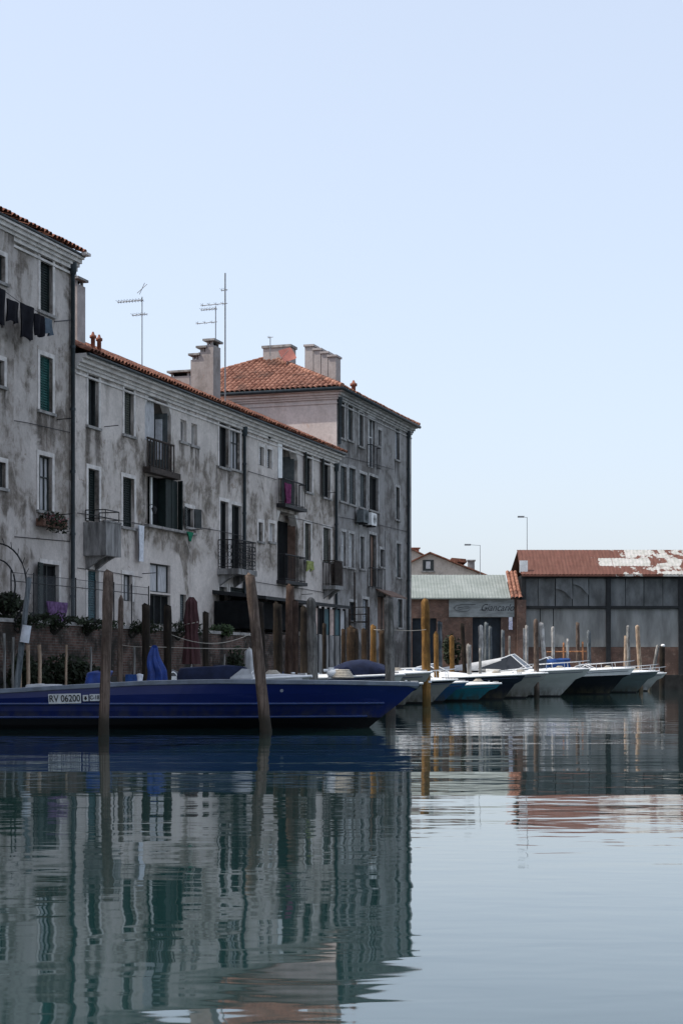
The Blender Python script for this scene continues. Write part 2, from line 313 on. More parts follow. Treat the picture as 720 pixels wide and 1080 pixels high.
def tiled_plane(mb,o,sd,td,slen,tmax,w=.24,row=.40,seg=6,t0=0.,amp=.10,mi=0):
    o=Vector(o); sd=Vector(sd).normalized(); td=Vector(td).normalized(); nrm=sd.cross(td).normalized()
    if nrm.z<0: nrm=-nrm
    ncol=max(1,int(slen/w)); ww=slen/ncol; ts=max(tmax(s*slen) for s in (0,.25,.5,.75,1)); nr=max(2,int(ts/row))
    for c in range(ncol):
        jz=rnd.uniform(-.012,.012); base=len(mb.v); vs=[]; ss=[c*ww+ww*i/seg for i in range(seg+1)]
        rows=[]
        for r in range(nr):
            rows += [(r*ts/nr,.022),((r+1)*ts/nr-.001,0.)]
        jr=[rnd.uniform(-.014,.014) for _ in range(nr)]
        for k,(t,lift) in enumerate(rows):
            for i,s in enumerate(ss):
                prof=abs(math.sin(math.pi*(i/seg)))**.8*amp
                tt=min(t,tmax(s)); vs.append(o+sd*s+td*(tt+t0+(jr[0] if k==0 else 0))+nrm*(prof+lift+jz+jr[k//2]*.5))
        n=seg+1; fs=[]
        for k in range(len(rows)-1):
            for i in range(seg):
                q=(k*n+i,k*n+i+1,(k+1)*n+i+1,(k+1)*n+i)
                if (Vector(vs[q[0]])-Vector(vs[q[2]])).length>1e-3 and (Vector(vs[q[0]])-Vector(vs[q[3]])).length+(Vector(vs[q[1]])-Vector(vs[q[2]])).length>2e-3: fs.append(q)
        mb.add(vs,fs,mi,False)

class House:
    def __init__(s,name,label,u0,u1,zb,ze,depth,mat,trim):
        s.root=thing(name,label,'house',W(u0,0,0),TH); s.u0=u0; s.L=u1-u0; s.zb=zb; s.ze=ze; s.D=depth; s.mat=mat; s.trim=trim; s.holes=[]; s.pipes=[]
    def lx(s,u): return u-s.u0
    def wall(s,a,b,holes,d=0.,mat=None,z1=None):
        mb=MB(); z1=z1 or s.ze
        def fine(vals):
            vals=sorted(vals); out=[]
            for p,q in zip(vals,vals[1:]):
                n=max(1,int((q-p)/.17)); out += [p+(q-p)*i/n for i in range(n)]
            return out+[vals[-1]]
        xs=fine({a,b}|{h[0] for h in holes}|{h[1] for h in holes}); zs=fine({s.zb,z1}|{h[2] for h in holes}|{h[3] for h in holes})
        nx=len(xs); base=len(mb.v); mb.v += [(x,-d,z) for z in zs for x in xs]
        for j in range(len(zs)-1):
            cz=(zs[j]+zs[j+1])/2; act=[h for h in holes if h[2]<cz<h[3]]
            for i in range(nx-1):
                cx=(xs[i]+xs[i+1])/2
                if any(h[0]<cx<h[1] for h in act): continue
                mb.f.append([j*nx+i,j*nx+i+1,(j+1)*nx+i+1,(j+1)*nx+i]); mb.m.append(0); mb.sm.append(False)
        for x0,x1,z0,z1h,dp in holes:
            y0=-d; y1=-d+dp
            mb.quad((x0,y0,z0),(x0,y0,z1h),(x0,y1,z1h),(x0,y1,z0)); mb.quad((x1,y0,z0),(x1,y1,z0),(x1,y1,z1h),(x1,y0,z1h))
            mb.quad((x0,y0,z1h),(x1,y0,z1h),(x1,y1,z1h),(x0,y1,z1h)); mb.quad((x0,y0,z0),(x0,y1,z0),(x1,y1,z0),(x1,y0,z0))
        mb.quad((a,-d,s.zb),(a,-d,z1),(a,s.D,z1),(a,s.D,s.zb)); mb.quad((b,-d,s.zb),(b,s.D,s.zb),(b,s.D,z1),(b,-d,z1)); mb.quad((a,s.D,s.zb),(a,s.D,z1),(b,s.D,z1),(b,s.D,s.zb))
        o=mb.build('wall',mat or s.mat,s.root)
        at_=o.data.attributes.new('grime','FLOAT','POINT'); st=[(h,rnd.uniform(.15,1.),rnd.uniform(.5,1.5),rnd.uniform(.05,.3)) for h in holes]; vals=[]
        for (x,y,z) in mb.v:      # run-off below sills, splash at the foot, drip under the cornice, damp beside the pipes
            g=0.
            for (x0,x1,z0,z1h,dp),am,ln,sp in st:
                if z<z0+.02 and z0-z<4:
                    e=(x-x0+.18)*(x1+.18-x)
                    if e>0: ends=1.-.45*math.sin(math.pi*min(1,max(0,(x-x0+.18)/(x1-x0+.36)))); g=max(g,am*ends*math.exp(-(z0-z)/ln))
            g=max(g,.55*math.exp(-max(0,z-TZ)/.35),.35*math.exp(-max(0,s.ze-.55-z)/.30))
            for px_ in s.pipes: g=max(g,.75*math.exp(-abs(x-px_)/.22)*(.5+.5*noise.noise(Vector((px_,0,z*.6)))))
            vals.append(g)
        at_.data.foreach_set('value',vals); return o
    def window(s,px0,px1,py0,py1,style='open',sh='',sur=True,sill=True,depth=.16,d=0.,shmat='dkgreen',name='window',raw=None,bars=1,wide=0.):
        u0,u1,z0,z1=raw if raw else rect(px0,px1,py0,py1,d); x0,x1=s.lx(u0),s.lx(u1); w=x1-x0
        s.holes.append((x0,x1,z0,z1,depth)); y=-d; fm='frame'; f=MB(); b=.045
        yi=y+depth-.055
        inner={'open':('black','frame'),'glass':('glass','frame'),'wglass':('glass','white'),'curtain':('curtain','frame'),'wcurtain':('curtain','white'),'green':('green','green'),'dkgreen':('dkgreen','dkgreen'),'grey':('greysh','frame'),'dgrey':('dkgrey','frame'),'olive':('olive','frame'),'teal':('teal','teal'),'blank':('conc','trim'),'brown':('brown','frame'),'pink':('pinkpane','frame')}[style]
        for a,c_,e,g_ in ((x0+.002,x0+b,z0+.002,z1-.002),(x1-b,x1-.002,z0+.002,z1-.002),(x0+b,x1-b,z1-b,z1-.002),(x0+b,x1-b,z0+.002,z0+b)): f.box(a,c_,yi,yi+.05,e,g_)
        for i in range(bars): xx=x0+w*(i+1)/(bars+1); f.box(xx-.022,xx+.022,yi+.002,yi+.05,z0+b,z1-b)
        if style in('glass','wglass','curtain','wcurtain') and z1-z0>1.1: f.box(x0+b,x1-b,yi+.006,yi+.046,z0+(z1-z0)*.62-.018,z0+(z1-z0)*.62+.018)
        mats=[M[inner[1]],s.trim,M['sill']]
        if sur:
            sw=.13; pr=.022
            f.box(x0-sw,x0-.001,y-pr,y+.03,z0,z1+sw,1); f.box(x1+.001,x1+sw,y-pr,y+.03,z0,z1+sw,1); f.box(x0-.001,x1+.001,y-pr,y+.03,z1+.001,z1+sw,1)
        if sill: f.box(x0-.14,x1+.14,y-.075,y+depth-.06,z0-.085,z0-.001,2)
        wd=f.build(name,mats,s.root)
        p=MB()
        if style in('green','dkgreen','dgrey','olive','teal','grey'):
            nb=int((z1-z0-2*b)/.075)        # louvred leaves
            for half in range(bars+1):
                xa=x0+b+ (w-2*b)*half/(bars+1)+.012; xb=x0+b+(w-2*b)*(half+1)/(bars+1)-.012; hz=z0+b
                p.box(xa,xb,yi+.03,yi+.045,z0+b,z1-b)
                for q in range(nb): zz=hz+(z1-z0-2*b)*(q+.5)/nb; p.obox(((xa+xb)/2,yi+.016,zz),((xb-xa)/2-.03,0,0),(0,.012,-.012),(0,.004,.018))
            p.build('shutter',M[inner[0]],wd)
        else:
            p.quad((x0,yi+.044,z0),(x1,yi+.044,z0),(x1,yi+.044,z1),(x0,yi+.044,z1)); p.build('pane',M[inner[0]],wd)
        for side in sh:          # leaf folded back, a little ajar
            q=MB(); lw=max(.34,w*.48); sg=-1 if side=='L' else 1; hx=x0-.01 if side=='L' else x1+.01; an=R(14 if side=='L' else 22); dx=sg*math.cos(an); dy=-math.sin(an)
            if side=='r': hx=x1-.02; dx,dy=-.18,-.98
            c=Vector((hx+dx*lw/2,y-.045+dy*lw/2,(z0+z1)/2)); ax=Vector((dx*lw/2,dy*lw/2,0)); ay=Vector((-dy,dx,0))*.018
            q.obox(c,ax,ay,(0,0,(z1-z0)/2)); nb=int((z1-z0)/.09)
            for k in range(nb): q.obox(c+Vector((0,0,(k+.5)/nb*(z1-z0)-(z1-z0)/2))+ay*1.25,ax*.86,ay*.5,(0,0,.022))
            q.build('shutter',M[shmat],wd)
        return wd
    def cornice(s,a,b,steps,d=0.,end=False,endD=0):
        mb=MB()
        for z0,z1,pr in steps:
            mb.box(a-(pr if end else 0),b,-d-pr,-d+.05,s.ze+z0,s.ze+z1)
            if end: mb.box(a-pr,a+.05,-d+.051,endD,s.ze+z0,s.ze+z1)
        return mb.build('cornice',s.trim,s.root)
    def roof(s,a,b,pitch,ov=.5,mat='tile',half=None):
        h=half or s.D/2; tp=math.tan(R(pitch)); mb=MB(); z0=s.ze+.05; sl=(h+ov)/math.cos(R(pitch)); td=(0,math.cos(R(pitch)),math.sin(R(pitch)))
        tiled_plane(mb,(a,-ov,z0),(1,0,0),td,b-a,lambda q:sl)
        zr=z0+(h+ov)*tp
        mb.quad((a,-ov+.04,z0-.03),(b,-ov+.04,z0-.03),(b,h,zr-.05),(a,h,zr-.05)); mb.quad((a,h,zr-.05),(b,h,zr-.05),(b,2*h+ov,z0),(a,2*h+ov,z0))
        mb.quad((a,-.0,z0-.02),(a,h,zr-.06),(a,2*h,z0-.02),(a,h,z0-.02)); mb.quad((b,0,z0-.02),(b,h,z0-.02),(b,2*h,z0-.02),(b,h,zr-.06))
        mb.tube([(a+(b-a)*i/40,h,zr+.02+rnd.uniform(-.01,.01)) for i in range(41)],.12,8)
        r=mb.build('roof',M[mat],s.root)
        gt=MB(); gt.tube([(a,-ov+.05,z0-.06),(b,-ov+.05,z0-.06)],.045,8); gt.build('gutter',M['pipe'],r)
        return r
    def pipe(s,px,d=.09,z0=0,z1=0,mat='pipe',dx=0):
        x=s.lx(U(px,d))+dx; mb=MB(); mb.tube([(x,-d,z0),(x,-d,z1-.5),(x,-d,z1-.44),(x,-d,z1-.12)],[.065,.065,.11,.13],8)
        for k in range(int((z1-z0)/1.9)): mb.tube([(x,-d,z0+.9+k*1.9),(x,-d,z0+.98+k*1.9)],.085,8)
        return mb.build('downpipe',M[mat],s.root)

def railing(mb,path,z0,h,gap=.11,r=.011,top=.022,orn=False):
    P=[Vector(p) for p in path]
    for a,b in zip(P,P[1:]):
        L=(b-a).length; n=max(1,int(L/gap)); t=(b-a)/L
        mb.tube([a+Vector((0,0,z0+h)),b+Vector((0,0,z0+h))],top,6); mb.tube([a+Vector((0,0,z0+.07)),b+Vector((0,0,z0+.07))],.014,5)
        for i in range(n+1):
            q=a+t*(L*i/n); mb.tube([q+Vector((0,0,z0)),q+Vector((0,0,z0+h))],r,5)
            if orn and i<n:
                for hz in (.25,.5,.75):
                    c=a+t*(L*(i+.5)/n)+Vector((0,0,z0+h*hz)); mb.tube([c+t*gap*.42*math.cos(w)+Vector((0,0,gap*.75*math.sin(w))) for w in [k*math.pi/4 for k in range(9)]],.009,4,cap=False)
def chimney(mb,x0,x1,y0,y1,z0,z1,cap=True,mi=0):
    mb.box(x0,x1,y0,y1,z0,z1,mi)
    if cap:
        for a in (x0+.05,x1-.13):
            for b in (y0+.05,y1-.13): mb.box(a,a+.08,b,b+.08,z1,z1+.16,mi)
        mb.box(x0+.14,x1-.14,y0+.14,y1-.14,z1,z1+.15,2)
        mb.box(x0-.08,x1+.08,y0-.08,y1+.08,z1+.16,z1+.24,1)

# ================================================================== LEFT HOUSE
TZ=2.4
zL=(Z(0,224,.36)+Z(78,264,.36))/2+.02
HL=House('tall_house','tall grey four storey house at the left edge with laundry line under its roof',-12.,U(79.5),TZ-.4,zL,11.,M['plL'],M['trim'])
lx=HL.lx
HL.window(42.5,55.5,272,330,'dkgreen'); HL.window(42,55.5,376,434,'green'); HL.window(41,55,481,539,'curtain',bars=2,sur=True); HL.window(44,62,595,653,'open','L',sur=True,sill=False,bars=1)
h1=list(HL.holes); HL.holes=[]
dB=.1; ub=U(15,dB)
HL.window(-8,5.5,268,296,'open','',d=dB); HL.window(-8,4.5,379,406,'grey',d=dB); HL.window(-6,6,487,514,'curtain',d=dB)
for u in (-8.2,-11.):
    for zc,hh in ((3.9,1.9),(6.5,1.7),(9.3,1.6),(12.3,1.5)):
        HL.window(0,0,0,0,rnd.choice(['green','open','dkgreen','curtain']),'',d=dB,raw=(u-.45,u+.45,zc-hh/2,zc+hh/2))
h2=HL.holes
HL.pipes=[lx(U(78,.1))-.05]
HL.wall(lx(ub)+.001,HL.L,h1); HL.wall(0,lx(ub),h2,dB)
HL.cornice(0,HL.L+.02,[(-.62,-.55,.05),(-.46,-.34,.08),(-.34,-.24,.15),(-.24,-.12,.23),(-.12,.02,.31)])
rfL=HL.roof(-.05,HL.L+.04,22,.36)
q=MB(); q.box(HL.L-.25,HL.L+.04,-.52,-.33,-.0+HL.ze-.03,HL.ze+.05); q.build('gutter_end',M['trim'],HL.root)
HL.pipe(78,.10,TZ,HL.ze-.15,dx=-.05)
q=MB(); x=lx(U(48)); zz=HL.ze+.9
q=MB(); y_=YW(78)
# dim chimney behind the right corner
cu,cz=U(79,-2.45),Z(83.5,297,-2.45); q=MB(); chimney(q,lx(cu)-.40,lx(cu)+.2,2.15,2.75,HL.ze-3.2,cz-.24); q.build('chimney',[M['stack'],M['sill'],M['black']],rfL)

# ================================================================== MIDDLE HOUSE
zM=(Z(80,368,.45)+Z(220,419,.45)+Z(355,474,.45))/3-.05
uM0,uM1=U(79.5)+.002,U(355)
HM=House('weathered_house','long three storey house of stained pale plaster with mismatched balconies',uM0,uM1,.5,zM,10.,M['plM'],M['trim'])
mx=HM.lx
w=HM.window
w(93,104,396,450,'open'); w(131,141,410,459,'olive',bars=1); w(190.6,197,443,466,'blank',sur=False,bars=0); w(202,208,447,470,'blank',sur=False,bars=0)
w(231,241,446,493,'open','',bars=1); w(242.5,253,449.5,495,'curtain',bars=2); w(273.5,278,471.5,491,'grey',bars=0,sill=False); w(281.6,286.4,474,494,'grey',bars=0,sill=False)
w(322.4,328.7,479,519,'open','L'); w(340.6,348,486,525,'open','L')
w(93,104.5,495,550,'dkgreen',depth=.2,sill=False); w(129.5,141.5,504,556,'dkgreen'); w(196,204,536,556,'glass','LR',bars=0,shmat='frame')
w(232,240.7,529,600,'open','',sill=False); w(244,254.6,533,603,'open','',sill=False); w(272.3,277,551,571,'dgrey',bars=0,sur=True); w(284,289.5,552,571.5,'wcurtain',bars=0)
w(321,327.5,552,591,'olive'); w(340.5,348.4,557,594,'olive',sill=False)
w(92.5,104,602,656,'teal',sill=False); w(130,139.5,606,634,'curtain',sill=False); w(158.4,180,595,625,'curtain',bars=1,sill=False,sur=False); w(158.4,180,627,659,'open','',sill=False,sur=False,bars=2); w(190,196.6,627,656,'dgrey',bars=0,sur=False)
w(231,239,619,664,'olive',sill=False); w(242.5,260,620,665,'dkgreen',sill=False)
w(282,296,634,668,'open','',sill=False,sur=False)
# loggias: deep bays
def loggia(H,px0,px1,py0,py1,depth,chamf=True):
    u0,u1,z0,z1=rect(px0,px1,py0,py1); x0,x1=H.lx(u0),H.lx(u1); H.holes.append((x0,x1,z0,z1,depth))
    mb=MB(); mb.quad((x0,depth-.01,z0),(x1,depth-.01,z0),(x1,depth-.01,z1),(x0,depth-.01,z1)); mb.box(x0+.001,x1-.001,.02,depth-.02,z0-.02,z0+.03)
    o=mb.build('loggia',H.mat,H.root)
    if chamf:
        s=.38
        for xa,sg in ((x0,1),(x1,-1)): c=MB(); c.prism([(xa,.0,z1),(xa+sg*s,.0,z1),(xa,.0,z1-s*1.3)],(0,.3,0)); c.build('corbel',H.trim,o)
    return o,x0,x1,z0,z1
lg,x0,x1,z0,z1=loggia(HM,153,180.5,418,496,.85)
f=MB(); f.box(x1-.06,x1-.02,.12,.80,z0+.1,z0+2.1); f.build('door',M['dkgrey'],lg); f=MB(); f.box(x0+.02,x0+.95,.10,.14,z0+.95,z1-.02); f.build('glazing',M['curtain'],lg); f=MB(); f.box(x1-.09,x1-.063,.3,.55,z0+.5,z0+1.9); f.build('curtain',M['clothW'],lg)
f=MB(); railing(f,[(x0-.02,-.1,0),(x1+.02,-.1,0)],z0+.02,.95,.22,.026,.04); f.box(x0-.15,x1+.2,-.28,.02,z0-.2,z0-.002); f.build('balustrade',M['ironbrown'],lg)
lg,x0,x1,z0,z1=loggia(HM,292.6,314,469,534,.8)
f=MB(); f.box(x0+.02,x0+.5,-.03,.01,z0+1.05,z1-.05); f.build('shutter',M['white'],lg); f=MB(); f.box(x1-.05,x1-.02,.15,.7,z0,z0+2.2); f.build('door',M['dkgrey'],lg)
f=MB(); railing(f,[(x0-.02,-.06,0),(x0,-.30,0),(x1+.02,-.30,0),(x1+.02,-.06,0)],z0+.0,1.0,.19,.013,.03); f.box(x0-.1,x1+.1,-.38,.02,z0-.14,z0-.002); f.build('railing',M['iron'],lg); LG2=(x0,x1,z0)
lg,x0,x1,z0,z1=loggia(HM,153,186,503,556,.35,False)
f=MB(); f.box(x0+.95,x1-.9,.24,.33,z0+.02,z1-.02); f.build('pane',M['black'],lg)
for a,b,mt in ((x0+.9,x0+1.0,'white'),(x1-1.0,x1-.55,'dkgreen'),(x1-.5,x1-.02,'dkgreen')):
    f=MB(); f.box(a,b,-.05 if mt!='white' else .18,.235,z0+.02,z1-.03); f.build('shutter',M[mt],lg)
f=MB(); f.obox((x1+.06,-.13,(z0+z1)/2),(.05,.10,0),(.018,-.009,0),(0,0,(z1-z0)/2)); f.build('shutter',M['dkgreen'],lg)
f=MB(); f.box(x0-.1,x1+1.4,-.2,.0-.001,z0-.09,z0-.005); f.build('ledge',M['sill'],lg)
lg,x0,x1,z0,z1=loggia(HM,292.5,314,541,616,.55)
f=MB(); f.box(x1-.04,x1-.02,.1,.5,z0,z1-.4); f.build('door',M['brown'],lg); f=MB(); f.box(x0+.05,x1-.05,.44,.5,z0+.05,z1-.3); f.build('pane',M['black'],lg)
f=MB(); railing(f,[(x0-.02,-.06,0),(x0,-.32,0),(x1+.02,-.32,0),(x1+.02,-.06,0)],z0+.1,1.05,.17,.014,.03); f.box(x0-.1,x1+.1,-.4,.02,z0-.04,z0+.1); f.build('railing',M['iron'],lg)
HM.pipes=[mx(U(258,.09)),mx(U(355.5,.09))-.12]
HM.wall(0,HM.L,HM.holes)
HM.cornice(0,HM.L,[(-.60,-.54,.04),(-.44,-.34,.07),(-.34,-.24,.13),(-.24,-.12,.24),(-.12,.02,.38)])
rfM=HM.roof(.0,HM.L-.02,24)
HM.pipe(258,.09,TZ,HM.ze-.2); HM.pipe(355.5,.09,1.,HM.ze-.3,dx=-.12)
# balconies
def balcony(H,px0,px1,d,ytop,yslab0,yslab1,kind,mat,pxw=None):
    u0=U(px0); u1=U(px1,d); a,b=H.lx(u0),H.lx(u1); pc=(px0+px1)/2; zs1=Z(pc,yslab0,d/2); zs0=Z(pc,yslab1,d/2); zt=Z(pc,ytop,d/2)
    mb=MB(); mb.box(a,b,-d,-.001,zs0,zs1)
    for x in (a+.15,b-.3): mb.prism([(x,-.001,zs0-.002),(x,-d*.85,zs0-.002),(x,-d*.5,zs0-.14),(x,-.001,zs0-.42)],(.16,0,0))
    o=mb.build('balcony',M['conc'],H.root); r=MB(); e=.04
    if kind=='solid':
        r.box(a+.002,b-.002,-d+.002,-d+.08,zs1,zt); r.box(a+.002,a+.08,-d+.08,-.002,zs1,zt); r.box(b-.08,b-.002,-d+.08,-.002,zs1,zt); r.box(a-.02,b+.02,-d-.02,-d+.10,zt,zt+.05)
        r.build('parapet',M[mat],o); r=MB(); railing(r,[(a+.05,-.05,0),(a+.05,-d+.05,0),(b-.05,-d+.05,0),(b-.05,-.05,0)],zt+.05,.33,.8,.016,.018); r.build('railing',M['iron'],o)
    else:
        railing(r,[(a+e,-.03,0),(a+e,-d+e,0),(b-e,-d+e,0),(b-e,-.03,0)],zs1,zt-zs1,.13,.012,.024,kind=='ornate'); 
        if kind=='panel': r.box(a+e+.02,b-e-.02,-d+e+.012,-d+e+.02,zs1+.08,zt-.05); r.box(b-e-.02,b-e-.012,-d+e+.03,-.05,zs1+.08,zt-.05)
        r.build('railing',M[mat],o)
    return o,a,b,zs1,zt
balcony(HM,88,128,.78,552,582,587,'solid','conc'); BO=balcony(HM,229,271,.85,571,601,607,'ornate','iron'); balcony(HM,339.5,362.5,.62,592,618,622,'panel','ironbrown')
# chimneys and pots on the middle roof
q=MB(); d0=-.9
for pa,pb,pt in ((200.5,208.5,371),(208.5,216,363.5),(216,225,356.5)):
    a,b=-1*U(pa,d0),0
    pass
ucf=U(225,d0)                                   # front right edge of the stack
yw=YW(225,d0); wpx=(225-200.5)/F*yw/ (nn.x)     # width across the roof
xf=mx(ucf); zbs=HM.ze+.2
for k,(f0,f1,pt) in enumerate(((0,.34,371.5),(.34,.64,364),(.64,1,357))):
    ya=.9+wpx*(1-f1); yb=.9+wpx*(1-f0)-(.0 if k==0 else .004); chimney(q,xf,xf+.72+.004*k,ya,yb,zbs,Z(225,pt,d0)-.24)
q.build('chimney',[M['stack'],M['sill'],M['black']],rfM)
d0=-3.6; q=MB(); xf=mx(U(200,d0)); chimney(q,xf,xf+.6,3.6,4.5,HM.ze+1.2,Z(200,390,d0)-.24); q.build('chimney',[M['stack'],M['sill'],M['black']],rfM)
for px,pt in ((98.3,350),(104.8,353)):
    d0=-.8; u=mx(U(px,d0)); zt=Z(px,pt,d0); q=MB(); q.tube([(u,.8,HM.ze+.3),(u,.8,zt-.22),(u,.8,zt-.2),(u,.8,zt-.12),(u,.8,zt-.10),(u,.8,zt)],[.07,.07,.11,.11,.06,.03],10); q.build('chimney_pot',M['pot'],rfM)
f=MB(); u=mx(U(282.3)); z=Z(282.3,458.5); f.box(u-.12,u+.12,-.09,-.002,z-.16,z+.16); f.build('vent_cover',M['black'],HM.root)

# ================================================================== RIGHT TALL HOUSE
zT=(Z(356,406,.35)+Z(434,446,.35))/2-.04
uT0,uT1=uM1+.002,U(433.5)
HT=House('corner_house','dark grey four storey house with red hipped roof ending the row',uT0,uT1,.5,zT,10.,M['plT'],M['trimT'])
tx=HT.lx; w=HT.window
w(358,363,424,462,'dgrey'); w(366.6,371.8,428,464.7,'dgrey'); w(378.5,382.8,435,471,'dgrey'); w(388.3,395,441,493,'wglass','',sill=False); w(398.4,402,453.7,470,'curtain',bars=0,sill=False); w(416.4,421,452.4,485,'grey')
w(358.6,365.4,492,529,'dgrey'); w(367.6,374.6,494,532,'dgrey'); w(379,386,500,535.5,'dgrey'); w(389,398.5,503,538.6,'open','',bars=1); w(417,421,514,548,'dgrey')
w(359.5,364.5,561,597,'wcurtain'); w(367.7,373,563,598.6,'wcurtain'); w(379.6,384,566,600,'curtain'); w(389,396.5,564,619,'brown','',sill=False); w(400.7,405,579.6,598,'glass',bars=0); w(417.8,422.4,573.5,609,'dgrey')
w(368,375,635,655,'glass'); w(382,388,632,672,'grey',sill=False); w(398,412,629,668,'brown','',sill=False,sur=False); w(419,424,632,662,'dgrey')
HT.pipes=[tx(U(430.5,.09)),.14]
HT.wall(.0,HT.L,HT.holes)
e=MB(); e.quad((-.004,-.004,HM.ze-2),(-.004,HT.D,HM.ze-2),(-.004,HT.D,HT.ze),(-.004,-.004,HT.ze)); e.build('end_wall',M['pink'],HT.root)
st=[(-.62,-.56,.04),(-.42,-.33,.07),(-.33,-.23,.13),(-.23,-.11,.22),(-.11,.02,.36)]
HT.cornice(0,HT.L,st); e=MB()
for z0,z1,pr in st: e.box(-pr-.004,-.005,-pr,HT.D,HT.ze+z0,HT.ze+z1-.003)
e.build('cornice',M['pink'],HT.root)
# hipped roof
ov=.38; D=HT.D+2*ov; Lr=HT.L+ov+.14; rise=2.55; run=D/2; z0=HT.ze+.05; q=MB(); pr=math.sqrt(run*run+rise*rise)
o=Vector((-ov,-ov,z0))
def tri(s): return pr*min(s,D-s)/run
def trap(s): return pr*min(1,min(s,Lr-s)/run)
tiled_plane(q,o,(0,1,0),(run,0,rise),D,tri); tiled_plane(q,o,(1,0,0),(0,run,rise),Lr,trap)
q.quad((Lr-ov,-ov,z0),(Lr-ov,-ov+D,z0),(Lr-ov-run,-ov+run,z0+rise),(Lr-ov-run,-ov+run,z0+rise)); q.quad((-ov,-ov+D,z0),(-ov+run,-ov+run,z0+rise),(Lr-ov-run,-ov+run,z0+rise),(Lr-ov,-ov+D,z0))
q.quad((-ov,-ov,z0-.03),(Lr-ov,-ov,z0-.03),(Lr-ov,D-ov,z0-.03),(-ov,D-ov,z0-.03))
def ridge(a,b):
    a=Vector(a);b=Vector(b); n=int((b-a).length/.33)
    for i in range(n): q.tube([a.lerp(b,i/n),a.lerp(b,(i+1.1)/n)],[.13,.105],8)
ap=Vector((-ov+run,-ov+run,z0+rise+.03)); ridge((-ov,-ov,z0+.05),ap); ridge((-ov,D-ov,z0+.05),ap); ridge(ap,(Lr-ov-run,-ov+run,z0+rise+.03)); ridge((Lr-ov,-ov,z0+.05),(Lr-ov-run,-ov+run,z0+rise+.03))
rfT=q.build('roof',M['tileH'],HT.root)
g_=MB(); g_.tube([(-ov-.03,D-ov,z0-.06),(-ov-.03,-ov-.03,z0-.06),(Lr-ov+.03,-ov-.03,z0-.06)],.08,8); g_.build('gutter',M['pipe'],rfT)
HT.pipe(430.5,.09,1.,HT.ze-.2); q=MB(); x=.14; q.tube([(x,-.1,HM.ze+.5),(x,-.1,HT.ze-.7),(x,-.1,HT.ze-.64),(x,-.1,HT.ze-.32)],[.065,.065,.11,.13],8); q.build('downpipe',M['pipe'],HT.root)
# chimneys on the hip
def rowc(parts,d0,xw,zb):
    q=MB()
    for pa,pb,pt in parts:
        yb=YW((pa+pb)/2,d0); wd=(pb-pa)/F*yb/nn.x; pass
    return q
d0=-2.3; q=MB(); xf=tx(U(354,d0)); yw=YW(354,d0)
for i,(pa,pb,pt) in enumerate(((320.5,330,361.5),(330,338,366),(338,345.5,370),(345.5,354,374))):
    ya=2.3+(354-pb)/F*yw/nn.x; yb=2.3+(354-pa)/F*yw/nn.x-.03; zt=Z(354,pt,d0); q.box(xf+.003*i,xf+.75,ya,yb,HT.ze+.3,zt-.1); q.box(xf-.07,xf+.8,ya-.06,yb+.05,zt-.099+.001*i,zt)
q.build('chimney',[M['stack'],M['sill'],M['black']],rfT)
d0=-3.8; q=MB(); xf=tx(U(306,d0)); yw=YW(306,d0); wd=(306-277)/F*yw/nn.x; zt=Z(306,363,d0); q.box(xf,xf+.8,3.8,3.8+wd,HT.ze+.8,zt-.12); q.box(xf-.06,xf+.86,3.74,3.86+wd,zt-.12,zt,1); q.build('chimney',[M['stack'],M['sill'],M['black']],rfT)
d0=-.7; q=MB(); x=tx(U(372.7,d0)); zt=Z(372.7,401,d0); q.tube([(x,.7,HT.ze+.2),(x,.7,zt-.3),(x,.7,zt-.28),(x,.7,zt-.16),(x,.7,zt-.14),(x,.7,zt)],[.10,.10,.17,.17,.10,.03],10); q.build('chimney_pot',M['pot'],rfT)
# small juliet rails
for (a,b,c,d_) in ((387.5,396,471,494),(388.5,397.5,600,621)):
    u0,u1,z0_,z1_=rect(a,b,c,d_); q=MB(); railing(q,[(tx(u0)-.1,-.02,0),(tx(u0)-.1,-.22,0),(tx(u1)+.1,-.22,0),(tx(u1)+.1,-.02,0)],z0_,z1_-z0_,.17,.012,.025); q.build('railing',M['iron'],HT.root)
# lean-to canopy over the door
u0,u1=tx(U(396)),tx(U(412)); zc=Z(404,622); q=MB(); q.prism([(u0,-.001,zc),(u0,-.75,zc-.35),(u0,-.75,zc-.41),(u0,-.001,zc-.06)],(u1-u0+.3,0,0)); q.build('door_canopy',M['brown'],HT.root)

def cable(H,pts,d=.05,r=.012):
    q=MB(); q.tube([(H.lx(U(px,d)),-d,Z(px,py,d)) for px,py in pts],r,5); q.build('cable',M['iron'],H.root)
cable(HM,[(82,541),(100,543.5),(128,549),(150,553)]); cable(HM,[(209,556),(232,560),(258,566)]); cable(HM,[(260,612),(290,617),(320,621),(353,627)]); cable(HM,[(82,599),(120,604),(150,609)]); cable(HM,[(300,545),(318,548),(353,557)]); cable(HM,[(262,497),(292,506)])
cable(HT,[(357,545),(379,549),(410,556),(430,561)]); cable(HT,[(357,480),(385,487),(415,495)]); cable(HT,[(406,560),(406,640)]); cable(HL,[(0,441),(30,446),(74,456)]); cable(HL,[(16,566),(74,571)],.03)
for px,py in ((60,442.5),(60,543)):
    q=MB(); q.tube([(HL.lx(U(px)),-.01,Z(px,py)),(HL.lx(U(px)),-.55,Z(px,py)+.02)],.016,5); q.build('washing_bracket',M['iron'],HL.root)
for px,py in ((110,450),(318,627),(344,520),(150,605),(200,559)):
    q=MB(); q.tube([(HM.lx(U(px)),-.01,Z(px,py)),(HM.lx(U(px)),-.5,Z(px,py)+.02)],.014,5); q.build('washing_bracket',M['iron'],HM.root)

